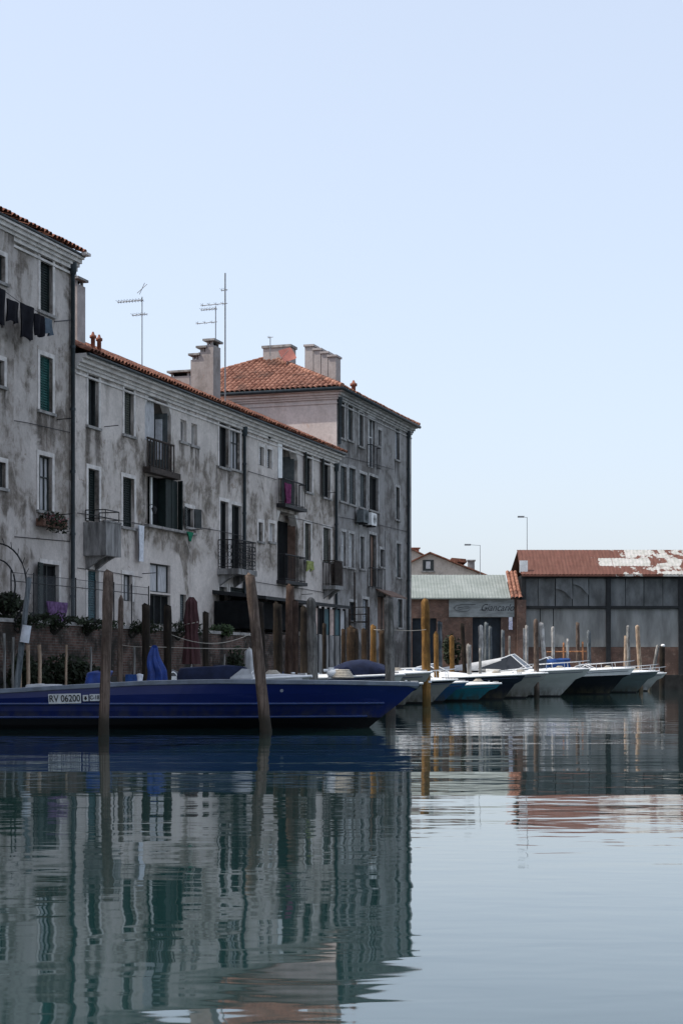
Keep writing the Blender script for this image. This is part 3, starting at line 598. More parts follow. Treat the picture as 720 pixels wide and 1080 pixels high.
# ================================================================== things on the facades
def hung(name,label,cat,u0,u1,d,ztop,zbot,mat,sway=.05,group=None,taper=0.,notch=0.):
    """a cloth hanging from a line along the facade"""
    lo=W((u0+u1)/2,d,ztop); L=(u1-u0)/2; H=ztop-zbot; ph=rnd.uniform(0,6)
    def fn(u,v,s):
        x=(u*2-1)*L*(1-taper*v); return (x,s*.018+sway*math.sin(u*9+ph+v*2)*(.25+v),-H*v*(1+notch*math.cos(u*math.pi*3)))
    mb=MB(); mb.grid(lambda u,v:fn(u,v,1),12,10); mb.grid(lambda u,v:fn(u,v,-1),12,10)
    o=mb.build(name,mat,None,lo,TH); return tag(o,label,cat,group)
dl=.55
q=MB(); zA,zB=Z(0,307,dl),Z(74,339,.02); pa=W(U(-40,dl),dl,zA+.4); 
loc=W(U(74,.3),.3,zB)
q.tube([W(U(58,dl),dl,Z(58,338.5,dl)-.02)-loc, W(U(76,.05),.05,Z(76,337.5,.05))-loc],.02,6)
q.tube([W(U(-30,dl),dl,Z(0,300,dl)+.15)-loc, W(U(20,dl),dl,Z(20,318,dl))-loc, W(U(58,dl),dl,Z(58,338,dl))-loc],.008,5)
tag(q.build('clothesline',M['iron'],None,loc),'washing line on a bracket carrying black clothes below the top window','clothesline')
for i,(a,b,t,bt,mt,lab) in enumerate(((-6,6,304,343,'cloth','long black garment at the left picture edge on the washing line'),(7,20,317,340,'cloth','short black garment hanging second on the washing line'),(21.5,36,322,358,'cloth','longest black garment in the middle of the washing line'),(37,46.5,332,354,'cloth','black garment just left of the grey one on the washing line'),(47,55,336,353,'clothBl','small slate grey cloth at the right end of the washing line'))):
    hung('hanging_garment',lab,'laundry',U(a,dl),U(b,dl),dl,Z((a+b)/2,t,dl),Z((a+b)/2,bt,dl),M[mt],.05,'laundry on the high washing line',.12*(i%2),.06)
hung('purple_towel','purple patterned cloth drying on the terrace fence by the dark doorway','towel',U(50,2.36),U(71,2.36),2.36,Z(60,635,2.3),Z(60,657,2.3),M['purple'],.04,None,.25,.1)
hung('white_sheet','long white cloth hanging on the wall left of the middle bay','sheet',U(146,.15),U(152,.15),.15,Z(148,554,.15),Z(148,592,.15),M['clothW'],.03)
hung('magenta_cloth','magenta cloth over the railing of the upper right loggia','cloth',U(299.5,.38),U(306.5,.38),.40,Z(303,510,.38),Z(303,531,.38),M['magenta'],.05)
hung('green_cloth','pointed green cloth pegged under the middle bay ledge','cloth',U(197,.3),U(204,.3),.3,Z(200,561,.3),Z(200,571,.3),M['clothG'],.02,None,.7)
hung('yellow_cloth','yellow green cloth drying under the olive window','cloth',U(323,.35),U(331,.35),.35,Z(328,592,.35),Z(328,602,.35),M['lime'],.05,None,.3,.15)
def leaves(mb,c,rad,n,size,mi=0,flat=1.):
    c=Vector(c); 
    for _ in range(n):
        while True:
            p=Vector((rnd.uniform(-1,1),rnd.uniform(-1,1),rnd.uniform(-1,1)))
            if .25<p.length<1: break
        q=c+Vector((p.x*rad[0],p.y*rad[1],p.z*rad[2])); s=size*rnd.uniform(.6,1.3)
        a=Vector((rnd.uniform(-1,1),rnd.uniform(-1,1),rnd.uniform(-1,1))).normalized(); b=a.orthogonal().normalized()
        mb.quad(q-a*s,q+b*s*.45,q+a*s,q-b*s*.45,mi)
t=thing('flower_box','window box with trailing plants and dull pink flowers under the white shutters','planter',W(U(48),.22,Z(48,549)),TH)
q=MB(); q.box(-.75,.75,-.12,.12,-.22,0.); q.build('trough',M['soil'],t); q=MB(); leaves(q,(0,-.05,.02),(.85,.22,.24),240,.075); leaves(q,(0,-.16,-.2),(.8,.14,.2),120,.06); q.build('foliage',M['leaf'],t); q=MB(); leaves(q,(0,-.1,.08),(.8,.22,.18),70,.05); q.build('flowers',M['flower'],t)
t=thing('air_conditioner','white air conditioner unit on the dark wall under the open window','air conditioner',W(U(391,.3),.3,Z(391,548,.3)),TH,'air conditioners')
def ac(t,mat):
    q=MB(); q.box(-.42,.42,-.16,.16,-.28,.30); q.build('casing',M[mat],t); q=MB()
    for k in range(4): q.tube([(.08+.05*(k+1)*math.cos(a),-.165,.01+.05*(k+1)*math.sin(a)) for a in [i*math.pi/8 for i in range(17)]],.006,4,cap=False)
    q.build('fan_grille',M['frame'],t); 
    for xk in (-.35,.3): q=MB(); q.box(xk,xk+.05,-.14,.3,-.34,-.281); q.build('bracket',M['iron'],t)
ac(t,'white'); t=thing('air_conditioner','darker grey air conditioner unit left of the white unit','air conditioner',W(U(382.5,.3),.3,Z(382.5,545,.3)),TH,'air conditioners'); ac(t,'dkgrey')
f=thing('wall_lantern','dark lantern on the pale jamb of the middle bay','lantern',W(U(156.5),.12,Z(156.5,537)),TH); 
q=MB(); q.tube([(0,.1,.12),(0,-.02,.16),(0,-.1,.12)],.012,6); q.build('bracket',M['iron'],f); q=MB(); q.tube([(0,-.1,.1),(0,-.1,.02),(0,-.1,-.16)],[.02,.10,.05],8); q.build('lamp_shade',M['iron'],f)

# antennas
def antenna(label,px,ytop,ybot,d,arms,r=.018):
    yw=YW(px,d); b=at(px,ybot,yw); t=thing('roof_antenna',label,'antenna',b,TH,'antennas on the middle roof'); H=(ybot-ytop)/F*yw
    q=MB(); q.tube([(0,0,-.5),(0,0,H)],r,6); q.build('mast',M['galv'],t)
    for (pa,pb,py,els) in arms:
        q=MB(); z=(ybot-py)/F*yw; xa=(pa-px)/F*yw/nn.x; xb=(pb-px)/F*yw/nn.x; q.tube([(0,-xa,z),(0,-xb,z+.02)],.016,5)
        for i in range(els): yy=-(xa+(xb-xa)*(i+.3)/els); q.tube([(-.22,yy,z+.02),(.22,yy,z+.02)],.008,4); q.tube([(0,yy,z-.05),(0,yy,z+.09)],.008,4)
        q.build('boom',M['galv'],t)
    return t
t=antenna('tall thin aerial left of the big chimney with one long toothed boom',150,313,384,-2.,((123,151.5,317,9),(139,156,332,4)))
q=MB(); q.tube([(-.1,.15,2.55),(.1,-.15,2.9)],.012,4); q.tube([(.1,.15,2.55),(-.1,-.15,2.9)],.012,4); q.build('reflector',M['galv'],t)
antenna('short aerial with two booms rising behind the big stepped chimney',227.5,323,372,-2.,((211.5,229,326,6),(206,229,340,3)),.02)
t=antenna('tallest mast standing right of the big stepped chimney',237.5,288,420,-.4,((211,240,320.5,4),(233,240,306,2)),.028)
tag(t,group='antennas on the middle roof')
yw=YW(303,-3.6); t=thing('satellite_dish','faded red squarish dish tilted beside the wide chimney','satellite dish',at(303,381,yw),TH)
q=MB(); 
nrm=Vector((-.75,-.45,.45)).normalized(); a=nrm.orthogonal().normalized(); b=nrm.cross(a)
def dish(u,v,o): 
    r=v*.36/max(abs(math.cos(2*math.pi*u+.3)),abs(math.sin(2*math.pi*u+.3)))**.8; return Vector((0,0,.30))+a*r*math.cos(2*math.pi*u)+b*r*math.sin(2*math.pi*u)+nrm*(r*r*.2+o)
q.grid(lambda u,v:dish(u,v,0),24,5); q.grid(lambda u,v:dish(u,v,-.012),24,5); q.build('dish',simple('faded_red_paint',(.36,.13,.10),.6,.15,4),t)
q=MB(); q.tube([(0,0,-.4),(0,0,.24),Vector((0,0,.30))-nrm*.02],.025,6); q.tube([Vector((0,0,.30))+b*-.4,Vector((0,0,.30))+nrm*.4],.012,5); q.build('mount',M['galv'],t)
yw=YW(291,-4.); antenna('small whip aerial on the wide chimney of the corner house',285,355,364,-4.,((282,288,356,1),),.02)

# ================================================================== SETTING
LD=2.5                                                    # quay line in front of the facades
def ql(Y): return -25.3+nn.x*LD/1.0+ (kd*Y) + (LD*nn.y*-kd if False else 0.) 
q0=W(-110,LD); 
uq=(104.-P0.y-nn.y*LD)/en.y; q1=W(uq,LD)
mb=MB(); top=.9
poly=[q0,q1,Vector((900,104,0)),Vector((3000,3500,0)),Vector((-3000,3500,0)),Vector((-3000,-400,0))]
mb.add([(p.x,p.y,top) for p in poly],[(0,1,2,3,4,5)]); mb.add([(p.x,p.y,z) for p in poly[:3] for z in (-2,top)],[(0,2,3,1),(2,4,5,3)],1)
tag(mb.build('ground',[M['land'],M['quayedge']]),kind='structure')
mb=MB(); mb.quad((-3000,-300,0),(3000,-300,0),(3000,3500,0),(-3000,3500,0)); tag(mb.build('water',M['water']),kind='structure')
# brick terrace wall in front of the left and middle houses
ut=U(268,LD); loc=W(-12,LD); t=thing('terrace_wall','old brick retaining wall carrying the terrace below the doorways','wall',loc,TH)
q=MB(); Lw=ut+12; q.box(0,Lw,.05,LD-.02,-1.5,TZ-.1); q.build('brickwork',M['brick'],t); q=MB(); q.box(-.02,Lw+.05,0,LD-.03,TZ-.099,TZ); q.build('coping',M['sill'],t)
# low pontoon along the wall
loc=W(-12,LD); q=MB(); Lp=U(300,LD)+12
for k in range(9): q.box(0,Lp,-.02-.33*k-.32,-.02-.33*k,.36,.42)
q.box(0,Lp,-2.9,-.1,.1,.355); tag(q.build('pontoon',M['planks'],None,loc,TH),'low timber walkway along the foot of the brick wall','pontoon')
# terrace fence
loc=W(U(12,2.3),2.3,TZ); t=thing('mesh_fence','thin wire mesh fence along the terrace edge in front of the doors','fence',loc,TH); Lf=U(157,2.3)-U(12,2.3); n=7
for i in range(n+1): q=MB(); q.tube([(Lf*i/n,0,0),(Lf*i/n,0,1.25)],.018,6); q.build('post',M['iron'],t)
q=MB(); q.quad((0,.002,.05),(Lf,.002,.05),(Lf,.002,1.2),(0,.002,1.2)); q.build('netting',M['net'],t)
q=MB(); q.tube([(0,0,.98),(Lf,0,.98)],.012,5); q.tube([(0,0,1.2),(Lf,0,1.2)],.008,5); q.build('wire',M['iron'],t)
# iron hoop at far left
loc=W(U(-3,2.0),2.0,TZ); t=thing('iron_arch','dark wrought iron ring with thorny spikes at the left picture edge','iron ring',loc,TH); q=MB()
cz=Z(-3,618,2.0)-TZ; rr=.95
for r_ in (rr,rr*.62): q.tube([(.0+.0*r_,-r_*math.cos(a)*.9,cz+r_*1.15*math.sin(a)) for a in [i*math.pi/16 for i in range(33)]],.022,6,cap=False)
for i in range(24): a=i*math.pi/12; q.tube([(0,-rr*.9*math.cos(a),cz+rr*1.15*math.sin(a)),(0,-(rr*.9+.13)*math.cos(a+.1),cz+(rr*1.15+.13)*math.sin(a+.1))],.010,4)
q.build('ring',M['iron'],t); q=MB(); q.tube([(0,0,0),(0,0,cz-rr*1.15)],.03,6); q.build('post',M['iron'],t)
# plants
def bush(label,c,rad,n,size,mat='leaf',name='bush'):
    t=thing(name,label,'bush',c,0); q=MB()
    for k in range(6):
        o=(rnd.uniform(-.5,.5)*rad[0],rnd.uniform(-.5,.5)*rad[1],rad[2]*rnd.uniform(.6,1.3)); leaves(q,o,[r_*rnd.uniform(.45,.75) for r_ in rad],n//6,size)
    q.build('foliage',M[mat],t); q=MB()
    for k in range(7): a=rnd.uniform(0,6.3); q.tube([(0,0,-.05),(.3*rad[0]*math.cos(a),.3*rad[1]*math.sin(a),rad[2]*.7),(.7*rad[0]*math.cos(a),.7*rad[1]*math.sin(a),rad[2]*1.4)],[.03,.02,.006],5)
    q.build('stems',M['poleD'],t); return t
def gp(px,d,z): p=W(U(px,d),d,z); return p
bush('dark bush at the foot of the iron ring on the terrace',gp(6,2.2,TZ),(.5,.5,.42),420,.10)
bush('low dark plants along the terrace edge under the purple cloth',gp(40,2.35,TZ-.1),(.5,.3,.16),260,.07)
bush('low dark plants on the terrace edge below the concrete balcony',gp(78,2.35,TZ-.1),(.6,.3,.15),260,.07)
bush('low plants on the terrace edge left of the narrow brown pole',gp(108,2.35,TZ-.1),(.6,.3,.16),260,.07)
for i,(px,nm) in enumerate(((20,'left of the purple cloth'),(58,'below the purple cloth'),(92,'below the concrete balcony'),(140,'between the brown and dark poles'),(188,'left of the red umbrella'))):
    bush('dark ivy hanging over the brick wall '+nm,gp(px,2.56,TZ-.32),(.9,.12,.30),420,.06,'leaf','ivy')
bush('dark shrub growing against the brick wall at the left',gp(31,3.2,.42),(.55,.45,.62),700,.10)
bush('wide dark shrub against the brick wall behind the blue bag',gp(78,3.2,.42),(1.0,.45,.62),900,.10)
bush('green climbing plant on the terrace edge right of the red umbrella',gp(233,2.4,TZ-.25),(.55,.35,.28),320,.08,'leafB')
bush('dark plant on the pontoon beside the white draped object',gp(249,3.2,.42),(.4,.35,.8),420,.10)
bush('dark plant growing by the boatyard wall behind the ochre poles',at(479,690,103.5)+Vector((0,0,-.9)),(.7,.5,1.15),500,.16)
# bamboo stakes in the pontoon
stk=[(5,668,'leftmost thin pale stake in front of the brick wall'),(14,672,'second thin stake from the left picture edge'),(22,676,'thin stake just left of the leaning grey pole top'),(30,680,'short thick stake touching the right side of the leaning grey pole'),(42,680,'pale thick stake right of the leaning grey pole'),(70,680,'thin stake below the purple cloth'),(96,682,'thin dark stake behind the blue bag'),(142,682,'thin stake between the brown and dark poles'),(236.5,690,'thin stake right of the dark red umbrella')]
for px,pt,lab in stk:
    d=4.6; p=W(U(px,d),d,.0); H=Z(px,pt,d); q=MB(); n=6; q.tube([(rnd.uniform(-.008,.008),0,-.6+(H+.6)*i/n) for i in range(n+1)],[.045 if px in(30,42) else .03]*(n+1),7)
    tag(q.build('garden_stake',M['poleT'] if px in (30,42,22,70) else M['poleG'],None,p),lab,'stake','thin stakes in front of the brick wall')
# folded umbrella
d=3.6; p=W(U(202,d),d,.42); H=Z(202,629,d)-.42; t=thing('folded_umbrella','closed dark red parasol tied with rope in front of the terrace wall','umbrella',p,0)
q=MB(); q.tube([(0,0,0),(0,0,H)],.025,8); q.build('pole',M['white'],t); q=MB()
zs=[.75,1.0,1.35,1.6,1.9,2.2,2.4,H-.02]; rs=[.24,.22,.19,.16,.20,.16,.15,.06]; n=22
zs=[z/2.55*H if z<H-.02 else z for z in zs]
def um(u,v):
    k=v*(len(zs)-1); i=min(int(k),len(zs)-2); f_=k-i; r=rs[i]*(1-f_)+rs[i+1]*f_; z=zs[i]*(1-f_)+zs[i+1]*f_; r*=1+.22*math.sin(u*2*math.pi*8+v*3); return (r*math.cos(2*math.pi*u),r*math.sin(2*math.pi*u),z)
q.grid(um,48,28); q.build('canopy',M['red'],t); q=MB(); q.tube([(.2*math.cos(a)*1.02,.2*math.sin(a),H*.66+a*.035) for a in [i*.4 for i in range(18)]],.012,5); q.build('tie_rope',M['rope'],t)
q=MB(); q.tube([(0,0,0),(0,0,.12),(0,0,.5)],[.24,.22,.15],12); q.build('base',M['clothW'],t)
# white draped thing
p=W(U(263,3.4),3.4,.42); H=Z(263,683,3.4)-.42; q=MB(); q.grid(lambda u,v:((.26-.12*v+.03*math.sin(u*19))*math.cos(2*math.pi*u)*(1 if v<.98 else .1),(.26-.12*v+.03*math.sin(u*25))*math.sin(2*math.pi*u)*(1 if v<.98 else .1),H*v),24,10)
tag(q.build('covered_stand',M['canvasW'],None,p),'pale draped stand on the pontoon left of the leaning foreground pole','stand')
# veranda against the middle house
d=1.9; loc=W(U(276,d),0,.9); t=thing('veranda','dark roofed veranda with glazed panels and a pale panelled base at ground level','veranda',loc,TH); Lv=U(364,d)-U(276,d)
zr=Z(320,634,d)-.9; zb_=Z(347,670,d)-.9
q=MB(); q.prism([(-.1,-.002,zr+.25),(-.1,-d-.2,zr),(-.1,-d-.2,zr-.12),(-.1,-.002,zr+.1)],(Lv+.2,0,0)); q.build('roof',M['post'],t)
ug=U(330,d)-U(276,d); n=7
for i in range(n): x=ug+(Lv-ug)*i/(n-1); q=MB(); q.box(x-.05,x+.05,-d,-d+.1,0,zr-.121); q.build('post',M['post'],t)
for i,(mt) in enumerate(['pinkpane','black','teal','pinkpane','teal','curtain']):
    a=ug+(Lv-ug)*i/(n-1)+.055; b=ug+(Lv-ug)*(i+1)/(n-1)-.055; q=MB(); q.box(a,b,-d+.03,-d+.05,zb_+.02,zr-.2); q.build('window_pane',M[mt],t)
q=MB(); q.box(ug+.06,Lv-.06,-d+.02,-d+.09,0,zb_); q.build('base_panel',M['conc'],t)
q=MB(); q.box(0,ug-.1,-d+.3,-.05,zb_+.1,zr-.15); q.build('roof_shade_block',M['black'],t); q=MB(); q.box(-.05,ug-.06,-d+.02,-d+.12,0,zb_-.1); q.build('low_wall',M['brick'],t)  # solid black block stands in for the shade beneath the veranda roof
# steel stair platform by the corner house
loc=W(U(364),.1,.9); t=thing('steel_platform','open steel landing with railings against the corner house wall','platform',loc,TH); L_=U(386,1.)-U(364); q=MB()
zt=Z(374,640,.6)-.9; zp=Z(374,655,.6)-.9
for x in (0.1,L_*.5,L_): 
    for y in (-.1,-1.0): q.tube([(x,y,0),(x,y,zt)],.035,6)
q.build('posts',M['ironbrown'],t); q=MB(); q.box(0,L_+.1,-1.05,-.05,zp-.06,zp); q.build('deck',M['ironbrown'],t); q=MB()
for z in (zt,zp+(zt-zp)*.5): q.tube([(.1,-1.,z),(L_,-1.,z),(L_,-.1,z)],.025,6)
q.tube([(L_*.8,-.35,zp),(L_*.8,-.35,Z(380,605,.4)-.9)],.04,6); q.build('rail',M['ironbrown'],t)

# ================================================================== BOATYARD AND FAR HOUSES
YS=106.
def bx(px): return (px-CX)/F*YS
def bz(py): return CAMZ+(HOR-py)/F*YS
X0,X1=bx(425),bx(547); t=thing('boatyard_shed','low brick boatyard building with a pale green corrugated roof and painted name board','shed',(X0,YS,0)); L_=X1-X0
zw=bz(631)
holes=[(bx(434.6)-X0,bx(460)-X0,.95,bz(652)),(bx(498)-X0,bx(528)-X0,.95,bz(651))]
q=MB(); xs=sorted({0,L_}|{h[0] for h in holes}|{h[1] for h in holes})
for a,b in zip(xs,xs[1:]):
    h=[h for h in holes if h[0]<=a<h[1]]
    q.quad((a,0,h[0][3] if h else .5),(b,0,h[0][3] if h else .5),(b,0,zw),(a,0,zw))
for a,b,z0,z1 in holes: q.quad((a,0,z0),(a,.3,z0),(a,.3,z1),(a,0,z1)); q.quad((b,0,z0),(b,0,z1),(b,.3,z1),(b,.3,z0)); q.quad((a,0,z1),(a,.3,z1),(b,.3,z1),(b,0,z1))
q.quad((0,0,.5),(0,0,zw),(0,8,zw),(0,8,.5)); q.quad((L_,0,.5),(L_,8,.5),(L_,8,zw),(L_,0,zw)); q.build('wall',M['brick2'],t)
for a,b,z0,z1 in holes:
    q=MB(); q.box(a,b,.22,.28,z0-.4,z1); q.build('door',M['blueglass'],t)
    
q=MB(); Lg=bx(537.5)-X0; n=int(Lg/.19)
q.grid(lambda u,v:(u*Lg,-.3+3.5*v,zw+.02+1.62*v+.010*math.cos(u*n*2*math.pi)),n*6,4)
q.quad((0,3.2,zw+1.6),(Lg,3.2,zw+1.6),(Lg,7,zw),(0,7,zw)); q.box(0,Lg,-.3,-.28,zw-.06,zw+.02); q.build('roof',M['groof'],t)
q=MB(); tiled_plane(q,(Lg+.02,-.35,zw-.02),(1,0,0),(0,3.3,1.75),bx(550)-X0-Lg,lambda s:3.95,.2,.42); q.build('roof_tiles',M['tileH'],t)
q=MB(); q.box(bx(544.5)-X0,bx(554)-X0,-.25,.3,.5,zw-.1); q.build('pier',M['brick2'],t)
sg=thing('name_board','faded grey board painted with a boat emblem and the name Giancarlo','sign',(bx(507),YS-.06,bz(641.5))); 
q=MB(); q.box(bx(473)-bx(507),bx(541.7)-bx(507),-.03,.03,-.55,.55); q.build('board',M['signboard'],sg)
RX=Matrix.Rotation(R(90),4,'X')
lettering('Giancarlo',.62,M['signink'],sg,Matrix.Translation((bx(523.5)-bx(507),-.036,.02))@RX,.45,.86,.002)
q=MB()
def stroke(pts,wd=.028): q.tube([((x_-507)/F*YS,-.034,(641.5-y_)/F*YS) for x_,y_ in pts],wd,4,sq=.3)
stroke([(478,641.2),(481,638.8),(486,637.6),(494,637.6),(501,637.5)],.035); stroke([(478,641),(480,643.5),(486,645),(492,644.5),(495,643)],.03); stroke([(482,641.3),(488,640.2),(494,640)],.03); stroke([(484,643),(490,642),(495,641)],.025); stroke([(505,643.5),(509,643),(514,641.5)],.03)
q.build('emblem',M['signink'],sg)
q=MB(); q.box(-.12,.12,-.02,.02,-.45,.45); q.box(-.08,.08,-.03,-.021,.1,.35,1); tag(q.build('notice_sign',[M['bluewhite'],M['clothW']],None,(bx(538),YS-.05,bz(656.5))),'small narrow blue and white notice on the brick pier','sign')
# big clad shed
X0,X1=bx(549),bx(905); t=thing('clad_shed','long boat shed clad in dark grey sheeting under a rusty peeling red roof','shed',(X0,YS,0)); L_=X1-X0; zt=bz(606.5); zm=bz(639.5); zl=bz(682.5)
q=MB(); q.box(0.06,L_,.12,9,.5,zl); q.build('brick_base',M['brick2'],t)
q=MB(); q.box(.02,L_,.30,9.,zl+.002,zt-.01); q.build('wall',M['black'],t)
q=MB(); 
nc=int(L_/.22)
q.grid(lambda u,v:(u*L_-.05,-.35+2.4*v,zt+.03+1.68*v+.012*math.cos(u*nc*2*math.pi)),nc*4,3); q.quad((0,2.05,zt+1.71),(L_,2.05,zt+1.71),(L_,9,zt),(0,9,zt)); q.box(0,L_,-.35,-.31,zt-.10,zt+.01); q.build('roof',M['rust'],t)
q=MB(); q.box(bx(547.5)-X0,bx(556)-X0,-.1,.0,zt+.15,zt+.9); q.build('flashing',M['plate'],t)
posts=[bx(p)-X0 for p in (552,641,717.5,790,865)]
for x in posts: q=MB(); q.box(x-.14,x+.14,-.06,.2,.9,zt-.03); q.build('post',M['post'],t)
q=MB(); q.box(0,L_,-.03,.2,zm-.14,zm+.02); q.box(0,L_,-.04,.25,zt-.2,zt-.02); q.build('beam',M['post'],t)
def sheet(xa,xb,za,zb,mat,flap=0,seed=0.):
    q=MB()
    def fn(u,v):
        x=xa+(xb-xa)*u; z=za+(zb-za)*v; b=noise.noise(Vector((x*1.4+z*.5,seed,z*.7)))*.06+noise.noise(Vector((x*3+z*1.5,seed+4,z*1.2)))*.025
        return (x,min(.12+b,.28),z)
    q.grid(fn,14,14); o=q.build('cladding_sheet',M[mat],t)
    if flap:       # torn upper layer whose lower edge curls out
        q=MB()
        def fl(u,v):
            x=xa+(xb-xa)*u; low=zb-(zb-za)*(flap-.14*math.cos(u*2.6)+.28*max(0,u-.55)); z=low+(zb-low)*v; b=noise.noise(Vector((x*2,seed+9,z)))*.03
            return (x,.0+b-.13*(1-v)**3*(.3+u),z)
        q.grid(fl,14,10); q.build('torn_flap',M[mat],o)
def xx(p): return bx(p)-X0
up=[(553.5,567,0),(567.5,585,0),(585.8,603,.52),(603.8,620,.36),(621,638.5,.0),(644,659,0),(659.6,678.5,0),(679.2,698.5,0),(699,715.5,0)]
for i,(a,b,fl) in enumerate(up): sheet(xx(a),xx(b),zm+.03,zt-.2,'tarpD',fl,i*3.1)
sheet(xx(723),xx(788),zm+.03,zt-.2,'tarpD',0,44); sheet(xx(792),xx(862),zm+.03,zt-.2,'tarpD',0,47)
for i,(a,b) in enumerate(((554,569),(569.8,583),(583.8,639),(644,716),(720,789),(792,864))): sheet(xx(a),xx(b),zl+.01,zm-.15,'tarpL',0,60+i*2.3)
# far houses
def far_house(name,label,Yh,pk,le,re,dep,win=None,cat='house'):
    x=lambda p:(p-CX)/F*Yh; z=lambda p:CAMZ+(HOR-p)/F*Yh; cx=x(pk[0]); t=thing(name,label,cat,(cx,Yh,.9)); a,b=x(le[0])-cx,x(re[0])-cx; za,zb_,zp=z(le[1])-.9,z(re[1])-.9,z(pk[1])-.9
    q=MB(); q.prism([(a,0,0),(b,0,0),(b,0,zb_),(0,0,zp),(a,0,za)],(0,dep,0)); q.build('wall',M['house'],t)
    q=MB(); 
    for (xa,z1) in ((a,za),(b,zb_)): s=1.06; q.prism([(0,-.3,zp+.03),(xa*s,-.3,zp+(z1-zp)*s+.03),(xa*s,-.3,zp+(z1-zp)*s+.13),(0,-.3,zp+.13)],(0,dep+.5,0))
    rf=q.build('roof',M['tile'],t)
    if win:
        wa,wb,wt,wl=x(win[0])-cx,x(win[1])-cx,z(win[2])-.9,z(win[3])-.9; q=MB(); q.box(wa,wb,-.06,.0-.002,wl,wt); o=q.build('window',M['frame'],t); q=MB(); q.box(wa+.3*(wb-wa),wb-.3*(wb-wa),-.075,-.061,wl+.15,wt-.12); q.build('pane',M['curtain'],o)
        q=MB(); q.box(wa-.1,wb+.1,-.12,-.003,wl-.12,wl-.005); q.build('sill',M['sill'],o)
    return t,rf,x,z,cx
t,rf,x,z,cx=far_house('gabled_house','cream gabled house with one dark attic window above the green roof',125.,(453,584),(418,601),(513,608),12,(445.5,457,590.5,602))
q=MB(); xa=x(500)-cx; q.box(xa-.25,xa+.25,3,3.5,z(607)-.9,z(589)-.9); q.box(xa-.32,xa+.32,2.93,3.57,z(589)-.9,z(587.5)-.9); q.build('chimney',M['sill'],rf)
q=MB(); q.prism([(x(473)-cx,-.0,z(592.5)-.9),(x(492)-cx,-.0,z(593)-.9),(x(491)-cx,-.0,z(589.5)-.9),(x(476)-cx,-.0,z(588.2)-.9)],(0,4,0)); q.build('dormer',M['tile'],rf)
t,rf,x,z,cx=far_house('distant_house','sliver of a tiled house with a chimney just right of the corner house',140.,(433,579.5),(405,592),(446,586),10)
q=MB(); xa=x(437.5)-cx; q.box(xa-.35,xa+.35,.5,1.2,z(586)-.9,z(578)-.9); q.box(xa-.45,xa+.45,.4,1.3,z(578)-.9,z(577)-.9); q.build('chimney',M['pot'],rf)
def lamp(px,ytop,pa,Yh,label,r=.028):
    p=at(px,710,Yh); p.z=.9; H=CAMZ+(HOR-ytop)/F*Yh-.9; t=thing('street_lamp',label,'street lamp',p,0,'thin lamp masts behind the sheds'); q=MB(); q.tube([(0,0,0),(0,0,H*.5),(0,0,H)],[r*1.5,r*1.1,r*.7],8); q.build('mast',M['galv'],t)
    a=(pa-px)/F*Yh; q=MB(); q.tube([(0,0,H-.02),(a,0,H+.05)],r*.6,6); q.build('arm',M['galv'],t); q=MB(); q.box(a-.1,a+.35,-.12,.12,H-.02,H+.08); q.build('lamp_head',M['galv'],t)
lamp(555.4,545.5,547,118.,'tall thin lamp mast rising behind the rusty roof'); lamp(506,575,491,122.,'thin mast with a long left arm beside the cream gable',.026)

# ================================================================== POLES
def pole(label,mat,xt,yt,xb,yb,Y,wpx,style='flat',taper=.85,name='mooring_pole',jit=.05,sq=1.,group='wooden mooring poles'):
    T=at(xt,yt,Y); B=at(xb,yb,Y); dz=T.z-B.z; sl=(T.x-B.x)/dz; zb=-1.2; base=Vector((B.x+(zb-B.z)*sl,Y,zb)); H=T.z-zb; r=wpx/2/F*Y; n=26; path=[];rs=[]; sd_=rnd.uniform(0,99)
    ly=rnd.uniform(-.02,.02); bx_=rnd.uniform(-.03,.03)
    loc=Vector((base.x+sl*1.2,Y,0))
    for i in range(n+1):
        f=i/n; path.append(Vector((base.x+sl*H*f+bx_*r*math.sin(f*3),Y+ly*H*f,zb+H*f))-loc); rs.append(r*(1.06-(1-taper)*f)*(1+.10*noise.noise(Vector((sd_,f*H*2.2,0)))+.05*noise.noise(Vector((sd_,f*H*7,3)))))
    tp=path[-1]
    if style=='round': path += [tp+Vector((0,0,r*.5)),tp+Vector((0,0,r*.85))]; rs += [r*taper*.75,r*.25]
    elif style=='point': path += [tp+Vector((0,0,r*1.3))]; rs += [r*.15]
    else: path += [tp+Vector((.15*r,0,.25*r))]; rs += [r*taper*.72]
    q=MB(); q.tube(path,rs,11,jit=jit,sq=sq); return tag(q.build(name,M[mat],None,loc),label,'pole',group)
